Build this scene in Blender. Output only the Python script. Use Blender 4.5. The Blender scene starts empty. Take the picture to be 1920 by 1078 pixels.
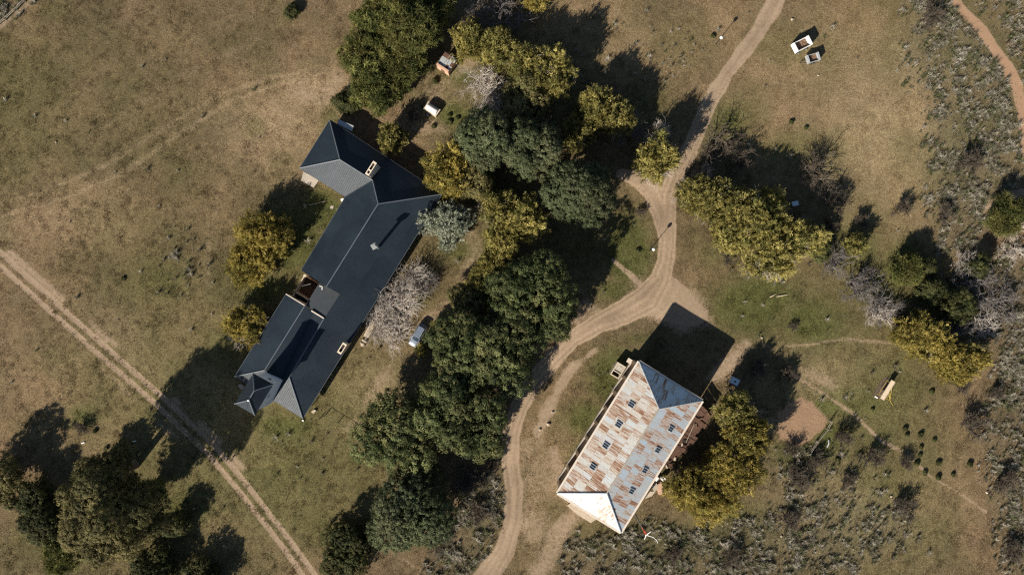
import bpy, math, random
import numpy as np
from mathutils import Vector, Matrix

# ------------------------------------------------------------------ camera, sky, sun, exposure
H = 145.0                      # flying height of the camera over the ground, metres
S = 0.1                        # metres of ground per photograph pixel
SUN_EL = math.radians(33.0)
SHADOW = Vector((0.62, 0.785, 0)).normalized()
scene = bpy.context.scene
col = scene.collection
cd = bpy.data.cameras.new('camera')
cam = bpy.data.objects.new('camera', cd)
col.objects.link(cam)
cam.location = (0, 0, H)
cd.sensor_width = 36.0
cd.lens = 36.0 * H / 192.0
cd.clip_end = 9000
scene.camera = cam

world = bpy.data.worlds.new('World')
scene.world = world
world.use_nodes = True
wn = world.node_tree
sky = wn.nodes.new('ShaderNodeTexSky')
sky.sky_type = 'NISHITA'
sky.sun_disc = False
sky.sun_elevation = SUN_EL
sky.sun_rotation = math.atan2(-SHADOW.x, -SHADOW.y) % (2 * math.pi)
sky.air_density = 1.0
sky.dust_density = 0.4
sky.ozone_density = 1.5
wn.links.new(sky.outputs[0], wn.nodes['Background'].inputs[0])
wn.nodes['Background'].inputs[1].default_value = 0.052

sl = bpy.data.lights.new('sun', 'SUN')
sl.energy = 5.0
sl.angle = math.radians(0.5)
sl.color = (1.0, 0.93, 0.81)
sun = bpy.data.objects.new('sun', sl)
col.objects.link(sun)
sd = Vector((SHADOW.x * math.cos(SUN_EL), SHADOW.y * math.cos(SUN_EL), -math.sin(SUN_EL)))
sun.rotation_euler = sd.to_track_quat('-Z', 'Y').to_euler()
sun.location = (-60, -75, 90)

vs = scene.view_settings
vs.view_transform = 'Standard'
vs.look = 'None'
vs.gamma = 1.0
vs.use_curve_mapping = False
vs.exposure = 0.66
scene.cycles.max_bounces = 5
scene.cycles.diffuse_bounces = 2
scene.cycles.glossy_bounces = 2
scene.cycles.transmission_bounces = 3
scene.cycles.transparent_max_bounces = 4
scene.cycles.use_denoising = False
scene.cycles.filter_width = 1.2

# ------------------------------------------------------------------ helpers
def W(px, py, z=0.0):
    """photograph pixel seen at height z -> world point"""
    k = S * (1 - z / H)
    return Vector(((px - 960) * k, -(py - 539) * k, z))

def wlist(pts):
    return [W(*p) for p in pts]

def tag(o, label=None, cat=None, group=None, kind=None):
    if label: o['label'] = label
    if cat: o['category'] = cat
    if group: o['group'] = group
    if kind: o['kind'] = kind
    return o

def empty(name, loc, rz=0.0):
    o = bpy.data.objects.new(name, None)
    o.empty_display_size = 0.5
    col.objects.link(o)
    o.location = loc
    o.rotation_euler = (0, 0, rz)
    return o

def np_mesh(name, V, F, smooth=False):
    """V (n,3), F (m,k) numpy -> mesh"""
    me = bpy.data.meshes.new(name)
    V = np.ascontiguousarray(V, dtype=np.float32)
    F = np.ascontiguousarray(F, dtype=np.int32)
    m, k = F.shape
    me.vertices.add(len(V)); me.vertices.foreach_set('co', V.ravel())
    me.loops.add(m * k); me.loops.foreach_set('vertex_index', F.ravel())
    me.polygons.add(m)
    me.polygons.foreach_set('loop_start', np.arange(0, m * k, k, dtype=np.int32))
    me.polygons.foreach_set('loop_total', np.full(m, k, dtype=np.int32))
    if smooth:
        me.polygons.foreach_set('use_smooth', np.ones(m, dtype=bool))
    me.update(calc_edges=True)
    return me

class MB:
    """collects shapes, builds ONE mesh object"""
    def __init__(self):
        self.v = []; self.f = []
    def add(self, vs, fs):
        b = len(self.v)
        self.v += [Vector(p) for p in vs]
        self.f += [tuple(b + i for i in f) for f in fs]
        return self
    def box(self, c, d, rz=0.0, M=None):
        c = Vector(c); hx, hy, hz = d[0] / 2, d[1] / 2, d[2] / 2
        R = M if M is not None else Matrix.Rotation(rz, 3, 'Z')
        vs = [c + R @ Vector((sx * hx, sy * hy, sz * hz)) for sz in (-1, 1) for sx, sy in ((-1, -1), (1, -1), (1, 1), (-1, 1))]
        return self.add(vs, [(3, 2, 1, 0), (4, 5, 6, 7), (0, 1, 5, 4), (1, 2, 6, 5), (2, 3, 7, 6), (3, 0, 4, 7)])
    def tube(self, pts, r, n=6, cap=True):
        pts = [Vector(p) for p in pts]
        rs = r if isinstance(r, (list, tuple)) else [r] * len(pts)
        vs, fs = [], []
        for i, p in enumerate(pts):
            t = (pts[min(i + 1, len(pts) - 1)] - pts[max(i - 1, 0)])
            t = t.normalized() if t.length > 1e-9 else Vector((0, 0, 1))
            a = t.cross(Vector((0, 0, 1)) if abs(t.z) < 0.95 else Vector((1, 0, 0))).normalized()
            b = t.cross(a)
            for j in range(n):
                w = 2 * math.pi * j / n
                vs.append(p + (a * math.cos(w) + b * math.sin(w)) * rs[i])
        for i in range(len(pts) - 1):
            for j in range(n):
                fs.append((i * n + j, i * n + (j + 1) % n, (i + 1) * n + (j + 1) % n, (i + 1) * n + j))
        if cap:
            fs.append(tuple(reversed(range(n))))
            fs.append(tuple(range((len(pts) - 1) * n, len(pts) * n)))
        return self.add(vs, fs)
    def prism(self, pts, z0, z1):
        n = len(pts)
        vs = [Vector((p[0], p[1], z0)) for p in pts] + [Vector((p[0], p[1], z1)) for p in pts]
        fs = [tuple(reversed(range(n))), tuple(range(n, 2 * n))]
        fs += [(i, (i + 1) % n, n + (i + 1) % n, n + i) for i in range(n)]
        return self.add(vs, fs)
    def sphere(self, c, r, n=10, m=7, sq=(1, 1, 1)):
        c = Vector(c); vs, fs = [], []
        for i in range(m + 1):
            th = math.pi * i / m
            for j in range(n):
                ph = 2 * math.pi * j / n
                vs.append(c + Vector((sq[0] * math.sin(th) * math.cos(ph), sq[1] * math.sin(th) * math.sin(ph), sq[2] * math.cos(th))) * r)
        for i in range(m):
            for j in range(n):
                fs.append((i * n + j, (i + 1) * n + j, (i + 1) * n + (j + 1) % n, i * n + (j + 1) % n))
        return self.add(vs, fs)
    def build(self, name, mat, parent=None, world=False, smooth=False):
        vs = self.v
        if world and parent is not None:
            vs = [p - parent.location for p in vs]
        me = bpy.data.meshes.new(name)
        me.from_pydata([tuple(p) for p in vs], [], self.f)
        if smooth:
            me.polygons.foreach_set('use_smooth', [True] * len(me.polygons))
        me.materials.append(mat)
        me.update()
        o = bpy.data.objects.new(name, me)
        col.objects.link(o)
        if parent is not None:
            o.parent = parent
        return o

# ---- value noise in numpy
class VNoise:
    def __init__(self, seed):
        self.t = np.random.default_rng(seed).random((256, 256))
    def __call__(self, x, y):
        xi = np.floor(x).astype(int); yi = np.floor(y).astype(int)
        fx = x - xi; fy = y - yi
        fx = fx * fx * (3 - 2 * fx); fy = fy * fy * (3 - 2 * fy)
        a = self.t[xi & 255, yi & 255]; b = self.t[(xi + 1) & 255, yi & 255]
        c = self.t[xi & 255, (yi + 1) & 255]; d = self.t[(xi + 1) & 255, (yi + 1) & 255]
        return (a * (1 - fx) + b * fx) * (1 - fy) + (c * (1 - fx) + d * fx) * fy
def fbm(x, y, s, seed, octaves=4, gain=0.5):
    out = 0; amp = 1; tot = 0
    for o in range(octaves):
        out = out + amp * VNoise(seed + o * 17)(x * s * 2 ** o + 31.7 * o, y * s * 2 ** o + 11.3 * o)
        tot += amp; amp *= gain
    return out / tot

# ---- materials
def new_mat(name):
    m = bpy.data.materials.new(name); m.use_nodes = True
    nt = m.node_tree
    return m, nt, nt.nodes['Principled BSDF']
def nd(nt, t, **kw):
    n = nt.nodes.new(t)
    for k, v in kw.items(): setattr(n, k, v)
    return n
def noise(nt, scale, detail=3, vec=None, rough=0.6):
    n = nd(nt, 'ShaderNodeTexNoise'); n.inputs['Scale'].default_value = scale
    n.inputs['Detail'].default_value = detail; n.inputs['Roughness'].default_value = rough
    if vec is not None: nt.links.new(vec, n.inputs['Vector'])
    return n.outputs['Fac']
def ramp(nt, fac, stops):
    r = nd(nt, 'ShaderNodeValToRGB'); e = r.color_ramp.elements
    while len(e) < len(stops): e.new(0.5)
    for el, (p, c) in zip(e, stops):
        el.position = p; el.color = (c[0], c[1], c[2], 1) if not isinstance(c, (int, float)) else (c, c, c, 1)
    nt.links.new(fac, r.inputs[0]); return r.outputs[0]
def mixc(nt, fac, a, b, mode='MIX'):
    m = nd(nt, 'ShaderNodeMix', data_type='RGBA', blend_type=mode)
    for s, v in ((m.inputs[0], fac), (m.inputs[6], a), (m.inputs[7], b)):
        if isinstance(v, (int, float)): s.default_value = v
        elif isinstance(v, tuple): s.default_value = (v[0], v[1], v[2], 1)
        else: nt.links.new(v, s)
    return m.outputs[2]
def mth(nt, op, a, b=0.0, clamp=False):
    m = nd(nt, 'ShaderNodeMath', operation=op); m.use_clamp = clamp
    for s, v in ((m.inputs[0], a), (m.inputs[1], b)):
        if isinstance(v, (int, float)): s.default_value = v
        else: nt.links.new(v, s)
    return m.outputs[0]
def bump(nt, bsdf, height, strength=0.5, dist=0.1):
    b = nd(nt, 'ShaderNodeBump'); b.inputs['Strength'].default_value = strength
    b.inputs['Distance'].default_value = dist
    nt.links.new(height, b.inputs['Height']); nt.links.new(b.outputs[0], bsdf.inputs['Normal'])
def pmat(name, c, rough=0.7, var=0.25, scale=1.5, metal=0.0, spec=0.3, bmp=0.0):
    """plain material with grain and wear"""
    m, nt, b = new_mat(name)
    co = nd(nt, 'ShaderNodeTexCoord').outputs['Object']
    f = noise(nt, scale, 5, co)
    g = noise(nt, scale * 9, 3, co)
    f2 = mth(nt, 'ADD', mth(nt, 'MULTIPLY', f, 0.65), mth(nt, 'MULTIPLY', g, 0.35))
    lo = tuple(x * (1 - var) for x in c); hi = tuple(min(1, x * (1 + var)) for x in c)
    nt.links.new(ramp(nt, f2, [(0.3, lo), (0.7, hi)]), b.inputs['Base Color'])
    b.inputs['Roughness'].default_value = rough; b.inputs['Metallic'].default_value = metal
    b.inputs['Specular IOR Level'].default_value = spec
    if bmp: bump(nt, b, g, bmp, 0.03)
    return m

M = {}
def nd_sep(nt, c):
    q = nd(nt, 'ShaderNodeSeparateColor'); nt.links.new(c, q.inputs[0]); return q.outputs[0]
def mat_slate():
    m, nt, b = new_mat('dark_metal_roofing')
    co = nd(nt, 'ShaderNodeTexCoord').outputs['Object']
    f = noise(nt, 0.22, 4, co); g = noise(nt, 3.0, 4, co)
    f2 = mth(nt, 'ADD', mth(nt, 'MULTIPLY', f, 0.7), mth(nt, 'MULTIPLY', g, 0.3))
    vo = nd(nt, 'ShaderNodeTexVoronoi'); vo.inputs['Scale'].default_value = 0.16; nt.links.new(co, vo.inputs['Vector'])
    f2 = mth(nt, 'ADD', f2, mth(nt, 'MULTIPLY', mth(nt, 'SUBTRACT', nd_sep(nt, vo.outputs['Color']), .5), .22))
    nt.links.new(ramp(nt, f2, [(0.3, (0.008, 0.014, 0.022)), (0.7, (0.018, 0.028, 0.039))]), b.inputs['Base Color'])
    nt.links.new(ramp(nt, g, [(0.2, 0.47), (0.8, 0.62)]), b.inputs['Roughness'])
    b.inputs['Specular IOR Level'].default_value = 0.36
    return m
M['roof'] = mat_slate()
M['cap'] = pmat('ridge_cap_metal', (0.10, 0.115, 0.13), 0.45, 0.2, 2)
M['flat_roof'] = pmat('grey_flat_roofing', (0.038, 0.044, 0.050), 0.6, 0.2, 1)
M['stucco'] = pmat('white_stucco', (0.80, 0.78, 0.76), 0.85, 0.12, 0.8, bmp=0.2)
M['cream'] = pmat('cream_render', (0.50, 0.42, 0.32), 0.85, 0.15, 0.8, bmp=0.2)
M['tan_wall'] = pmat('tan_render', (0.40, 0.30, 0.20), 0.9, 0.25, 0.7, bmp=0.3)
M['pale_trim'] = pmat('pale_trim_paint', (0.60, 0.52, 0.43), 0.6, 0.15, 2)
M['concrete'] = pmat('weathered_concrete', (0.38, 0.33, 0.27), 0.9, 0.25, 1.2, bmp=0.3)
M['chimney'] = pmat('painted_chimney', (0.66, 0.55, 0.42), 0.85, 0.15, 2, bmp=0.2)
M['soot'] = pmat('sooty_flue', (0.035, 0.025, 0.02), 0.9)
M['glass'] = pmat('dark_window_glass', (0.02, 0.03, 0.045), 0.08, 0.2, 1, spec=0.6)
M['white'] = pmat('white_paint', (0.78, 0.76, 0.72), 0.5, 0.06, 2)
M['wood'] = pmat('brown_planks', (0.13, 0.075, 0.045), 0.85, 0.3, 2, bmp=0.3)
M['grey_wood'] = pmat('grey_weathered_timber', (0.30, 0.26, 0.21), 0.9, 0.3, 3, bmp=0.3)
M['cream_wood'] = pmat('cream_painted_board', (0.60, 0.48, 0.34), 0.7, 0.15, 3)
M['yellow'] = pmat('yellow_painted_pipe', (0.50, 0.36, 0.09), 0.5, 0.15, 4)
M['rust'] = pmat('rusty_iron', (0.115, 0.062, 0.042), 0.85, 0.5, 1.5, bmp=0.4)
M['salmon'] = pmat('salmon_brick_wall', (0.52, 0.32, 0.22), 0.85, 0.15, 2, bmp=0.3)
M['tyre'] = pmat('tyre_rubber', (0.02, 0.02, 0.02), 0.9)
M['grey_metal'] = pmat('grey_painted_metal', (0.28, 0.29, 0.28), 0.5, 0.25, 3)
M['galv'] = pmat('galvanised_sheet', (0.42, 0.44, 0.45), 0.5, 0.25, 2, metal=0.2)
M['dark_metal'] = pmat('black_painted_metal', (0.03, 0.03, 0.03), 0.5)
M['red'] = pmat('red_paint', (0.38, 0.05, 0.03), 0.5, 0.2, 4)
M['stone'] = pmat('pale_stone', (0.45, 0.37, 0.28), 0.9, 0.3, 2, bmp=0.4)
M['blue_white'] = pmat('pale_blue_plastic', (0.62, 0.74, 0.82), 0.4, 0.08, 2)
M['bark'] = pmat('grey_brown_bark', (0.13, 0.10, 0.075), 0.9, 0.35, 3, bmp=0.5)
M['hay'] = pmat('straw_load', (0.17, 0.105, 0.07), 0.95, 0.5, 4, bmp=0.6)
M['dark_ground'] = pmat('dark_brown_ground', (0.105, 0.075, 0.05), 0.95, 0.4, 1.5, bmp=0.4)
M['globe'] = pmat('white_glass_globe', (0.85, 0.84, 0.80), 0.25, 0.03, 2, spec=0.5)

def leaf_mat(name, dark, mid, light, alt=None, trans=0.25, rough=0.7):
    """leaf colour: per-leaf tint attribute plus a random tone per plant"""
    m, nt, b = new_mat(name)
    at = nd(nt, 'ShaderNodeAttribute', attribute_name='tint')
    oi = nd(nt, 'ShaderNodeObjectInfo')
    c = ramp(nt, at.outputs['Fac'], [(0.0, dark), (0.5, mid), (1.0, light)])
    if alt:
        hu = nd(nt, 'ShaderNodeAttribute', attribute_name='hue').outputs['Fac']
        ca = mixc(nt, 1.0, alt, ramp(nt, at.outputs['Fac'], [(0.0, 0.45), (0.5, 1.0), (1.0, 1.7)]), 'MULTIPLY')
        c = mixc(nt, ramp(nt, hu, [(0.45, 0.0), (0.85, 0.85)]), c, ca)
    tone = ramp(nt, oi.outputs['Random'], [(0.0, 0.82), (1.0, 1.15)])
    c = mixc(nt, 1.0, c, tone, 'MULTIPLY')
    nt.links.new(c, b.inputs['Base Color'])
    b.inputs['Roughness'].default_value = rough
    b.inputs['Specular IOR Level'].default_value = 0.2
    tr = nd(nt, 'ShaderNodeBsdfTranslucent'); nt.links.new(c, tr.inputs['Color'])
    mx = nd(nt, 'ShaderNodeMixShader'); mx.inputs[0].default_value = trans
    nt.links.new(b.outputs[0], mx.inputs[1]); nt.links.new(tr.outputs[0], mx.inputs[2])
    nt.links.new(mx.outputs[0], nt.nodes['Material Output'].inputs['Surface'])
    return m
LEAF = {
 'evergreen': leaf_mat('dark_evergreen_leaves', (0.028, 0.040, 0.014), (0.085, 0.104, 0.035), (0.23, 0.24, 0.095), (0.135, 0.132, 0.05)),
 'ash':       leaf_mat('soft_green_leaves', (0.044, 0.060, 0.024), (0.095, 0.115, 0.050), (0.19, 0.205, 0.105), (0.11, 0.115, 0.055)),
 'pine':      leaf_mat('pine_needles', (0.036, 0.044, 0.013), (0.115, 0.125, 0.036), (0.28, 0.27, 0.085), (0.15, 0.135, 0.042), trans=.3),
 'yellow':    leaf_mat('yellow_autumn_leaves', (0.12, 0.105, 0.030), (0.39, 0.33, 0.10), (0.66, 0.57, 0.21), (0.21, 0.205, 0.066), trans=.4),
 'gold':      leaf_mat('golden_autumn_leaves', (0.14, 0.108, 0.028), (0.43, 0.34, 0.085), (0.68, 0.55, 0.17), (0.26, 0.23, 0.068), trans=.4),
 'olive':     leaf_mat('olive_brown_leaves', (0.060, 0.054, 0.020), (0.165, 0.140, 0.052), (0.32, 0.265, 0.105), (0.12, 0.115, 0.042)),
 'silver':    leaf_mat('silver_grey_leaves', (0.14, 0.16, 0.115), (0.36, 0.375, 0.28), (0.58, 0.58, 0.46), (0.24, 0.26, 0.18), trans=.3),
 'shrub':     leaf_mat('dark_shrub_leaves', (0.024, 0.029, 0.010), (0.060, 0.068, 0.022), (0.13, 0.135, 0.045), (0.09, 0.085, 0.03)),
}
TWIG = {
 'purple': pmat('purple_grey_twigs', (0.15, 0.132, 0.120), 0.9, 0.2, 1),
 'pale':   pmat('pale_dry_twigs', (0.42, 0.365, 0.31), 0.9, 0.2, 1),
 'brown':  pmat('brown_dry_twigs', (0.095, 0.075, 0.054), 0.9, 0.2, 1),
 'white':  pmat('bleached_dead_wood', (0.44, 0.38, 0.32), 0.9, 0.2, 1),
}

# ------------------------------------------------------------------ the ground: one sheet, with the worn earth of the tracks
def seg_dist(X, Y, pts):
    """distance (px) to a polyline of (x, y[, halfwidth]); returns distance minus the local half width, and plain distance"""
    best = np.full(X.shape, 1e9); plain = np.full(X.shape, 1e9)
    for a, b in zip(pts[:-1], pts[1:]):
        ax, ay = a[0], a[1]; bx, by = b[0], b[1]
        wa = a[2] if len(a) > 2 else 0; wb = b[2] if len(b) > 2 else 0
        dx, dy = bx - ax, by - ay
        t = np.clip(((X - ax) * dx + (Y - ay) * dy) / (dx * dx + dy * dy + 1e-9), 0, 1)
        d = np.hypot(X - ax - t * dx, Y - ay - t * dy)
        best = np.minimum(best, d - (wa + t * (wb - wa)))
        plain = np.minimum(plain, d)
    return best, plain
def sstep(a, b, x):
    t = np.clip((x - a) / (b - a), 0, 1); return t * t * (3 - 2 * t)
def blob(X, Y, bx, by, rx, ry, rot=0):
    c, s = math.cos(math.radians(rot)), math.sin(math.radians(rot))
    u = ((X - bx) * c + (Y - by) * s) / rx; v = (-(X - bx) * s + (Y - by) * c) / ry
    return np.exp(-(u * u + v * v))
def in_poly(X, Y, poly):
    ins = np.zeros(X.shape, bool); n = len(poly)
    for i in range(n):
        x1, y1 = poly[i]; x2, y2 = poly[(i + 1) % n]
        c = ((y1 > Y) != (y2 > Y)) & (X < (x2 - x1) * (Y - y1) / (y2 - y1 + 1e-12) + x1)
        ins ^= c
    return ins

DRIVE = [(1560, -160, 17), (1510, -90, 16), (1475, -40, 16), (1455, 0, 16), (1430, 48, 15), (1400, 90, 14), (1362, 140, 13), (1335, 185, 14), (1310, 240, 14), (1290, 290, 14),
         (1268, 325, 15), (1252, 365, 15), (1250, 410, 17), (1252, 450, 16), (1248, 490, 16), (1238, 525, 20), (1213, 560, 27),
         (1170, 585, 24), (1120, 607, 19), (1075, 635, 16), (1035, 675, 15), (1000, 715, 16), (972, 765, 17), (957, 815, 17),
         (957, 865, 16), (964, 920, 16), (962, 975, 16), (945, 1030, 18), (915, 1078, 22), (890, 1120, 24), (850, 1230, 24)]
LOOP = [(1165, 326, 10), (1198, 336, 14), (1224, 362, 18), (1240, 398, 18), (1249, 440, 16)]
PLAZA = [(1238, 545, 34), (1270, 572, 34), (1300, 590, 22)]
TRACK = [(-200, 305), (-60, 432), (0, 486), (100, 576), (200, 665), (300, 752), (400, 848), (450, 908), (500, 972), (545, 1030), (582, 1082), (612, 1125), (690, 1240)]
RED = [(1700, -160, 8), (1775, -30, 7), (1800, 15, 7), (1830, 45, 9), (1860, 85, 10), (1888, 125, 11), (1908, 165, 10), (1918, 210, 9), (1925, 260, 9), (1940, 400, 9), (1990, 560, 9), (2080, 700, 9)]
PATHS = [([(1150, 488, 3), (1178, 512, 3.5), (1202, 535, 4)], 0.85),
         ([(1466, 650, 2), (1530, 645, 3), (1580, 636, 3), (1640, 640, 3), (1690, 645, 2)], 0.5),
         ([(1490, 705, 2), (1540, 735, 2), (1600, 775, 2.5), (1650, 825, 3.5), (1700, 850, 2.5), (1740, 890, 1), (1800, 925, .5), (1850, 960, 2)], 0.62),
         ([(1850, 405, 10), (1862, 385, 12), (1895, 372, 14), (1930, 368, 14)], 0.7),
         ([(1780, 520, 5), (1810, 480, 6), (1835, 445, 5)], 0.35),
         ([(1800, 770, 6), (1830, 715, 8), (1858, 670, 6), (1870, 640, 5)], 0.3),
         ([(960, 25, 3), (990, 15, 3)], 0.2),
         ([(-10, 60, 5), (40, 20, 4), (70, -10, 4)], 0.5),
         ([(700, 1020, 3), (760, 1050, 4), (800, 1078, 4)], 0.35),
         ([(-10, 1020, 4), (40, 1060, 4), (60, 1090, 4)], 0.3)]
WORN = [([(1118, 655, 5), (1070, 695, 6), (1032, 755, 8), (1008, 812, 9)], 0.62, 12),
        ([(1095, 945, 14), (1045, 1005, 16), (1010, 1085, 20)], 0.55, 26),
        ([(1000, 840, 24), (1010, 920, 34), (1000, 1000, 20)], 0.42, 34),
        ([(1300, 555, 8), (1325, 610, 12)], 0.55, 30),
        ([(1205, 555, 26), (1290, 592, 30)], 0.6, 44), ([(1100, 575, 10), (1075, 590, 14), (1120, 590, 14)], 0.55, 14),
        ([(850, 400, 5), (900, 470, 14), (850, 560, 14), (790, 620, 14)], 0.4, 26),
        ([(770, 690, 10), (690, 760, 26), (620, 800, 20)], 0.28, 40),
        ([(890, 110, 8), (790, 190, 18), (760, 230, 14), (830, 245, 10)], 0.42, 26),
        ([(1400, 650, 10), (1345, 700, 14)], 0.6, 24), ([(1420, 640, 6), (1500, 690, 10), (1560, 720, 8)], 0.45, 30), ([(640, 150, 10), (600, 190, 16), (560, 170, 10)], 0.42, 40), ([(730, 690, 8), (660, 800, 14)], 0.4, 30), ([(190, 690, 4), (330, 820, 6)], 0.42, 20), ([(1035, 845, 8), (1045, 900, 10), (1075, 960, 8)], 0.5, 24),
        ([(1050, 880, 10), (1090, 950, 10), (1160, 985, 6)], 0.5, 14)]
# fainter, drier lines across the left-hand pasture
TRACES = [([(-20, 412), (120, 372), (230, 325), (330, 255), (430, 192), (520, 158), (640, 150)], 3.6, 0.7),
          ([(-20, 390), (100, 352), (200, 310), (300, 245), (410, 180), (500, 147), (560, 138)], 3.2, 0.6),
          ([(410, 392), (392, 420), (390, 540)], 3, 0.55),
          ([(470, 270), (440, 300), (400, 390)], 4, 0.25),
          ([(1560, 360), (1500, 340), (1450, 330)], 4, 0.2),
          ([(180, 255), (280, 180), (380, 120), (480, 80)], 4, 0.22),
          ([(1700, 100), (1720, 200), (1728, 300), (1715, 380)], 22, 0.35)]
GREEN = [(605, 390, 45, 40, 1.15), (550, 450, 50, 60, .95), (500, 540, 60, 30, .6), (620, 225, 25, 40, .6), (530, 300, 30, 40, .3), (570, 430, 30, 40, .6),
         (1180, 470, 48, 75, 1.2), (1150, 545, 45, 25, .85), (1090, 480, 60, 60, .6), (1150, 710, 55, 60, 1.1), (1100, 780, 45, 40, .9), (1090, 850, 20, 30, .6), (1200, 635, 50, 14, .6),
         (1340, 470, 60, 50, .6), (1410, 570, 100, 65, 1.05), (1510, 600, 70, 50, .85), (1300, 450, 40, 60, .5), (1310, 680, 10, 10, .2), (1370, 230, 80, 50, .6), (1470, 280, 100, 45, .65),
         (1280, 90, 60, 70, .35), (1220, 190, 60, 50, .6), (860, 140, 30, 16, .8), (850, 215, 28, 20, .7), (870, 245, 20, 14, .5),
         (1300, 1010, 160, 50, .55), (1540, 765, 30, 14, .9), (1500, 850, 60, 24, .7), (1560, 820, 30, 30, .5), (1400, 970, 60, 40, .5), (1590, 460, 60, 40, .5), (1700, 480, 40, 30, .5),
         (1650, 540, 60, 40, .4), (1800, 560, 80, 50, .4), (860, 470, 50, 30, .5), (780, 560, 30, 20, .4), (900, 960, 40, 80, .4), (640, 1010, 60, 40, .3), (340, 960, 40, 40, .35),
         (60, 800, 60, 50, .35), (150, 780, 30, 20, .5), (480, 240, 22, 22, .5), (100, 20, 30, 20, .35), (545, 25, 25, 25, .25), (1600, 760, 80, 40, .25), (1780, 100, 60, 60, .4), (1820, 240, 50, 60, .4), (1760, 330, 40, 60, .3),
         (430, 650, 50, 40, .35), (300, 520, 60, 50, .25), (1100, 1000, 60, 40, .35), (1470, 90, 80, 40, .2), (60, 1000, 40, 40, .4), (1730, 560, 40, 30, .4), (540, 800, 50, 20, .35)]
BED = [(1460, 771), (1480, 757), (1500, 745), (1523, 753), (1550, 783), (1549, 798), (1513, 831), (1497, 839), (1461, 823), (1458, 790)]
# pale tall bunch grass
TUSSOCK = [([(1712, -20), (1795, 10), (1850, 80), (1890, 150), (1915, 260), (1905, 350), (1840, 400), (1820, 470), (1760, 490), (1745, 400), (1738, 290), (1740, 180), (1700, 100)], 1.0),
           ([(1830, -20), (1950, -20), (1950, 200), (1912, 130), (1870, 70)], 0.6),
           ([(1875, 560), (1950, 500), (1950, 1120), (1880, 1120), (1890, 960), (1860, 880), (1850, 790), (1868, 700)], 1.0),
           ([(1080, 985), (1130, 980), (1165, 1002), (1215, 960), (1290, 975), (1420, 940), (1560, 900), (1690, 950), (1700, 1030), (1600, 1078), (1560, 1120), (1040, 1120), (1060, 1020)], 0.75),
           ([(870, 870), (950, 850), (948, 930), (945, 990), (900, 1060), (840, 1078), (790, 1060), (850, 960)], 0.75),
           ([(1440, 830), (1560, 840), (1640, 900), (1560, 920), (1440, 900)], 0.4),
           ([(1720, 560), (1840, 480), (1950, 440), (1950, 620), (1880, 640), (1800, 600)], 0.5),
           ([(-20, -20), (60, -20), (20, 40), (-20, 60)], 0.9),
           ([(310, 440), (400, 470), (400, 540), (330, 560), (280, 500)], 0.10),
           ([(1050, 40), (1330, 60), (1280, 180), (1150, 160)], 0.06)]

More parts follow.
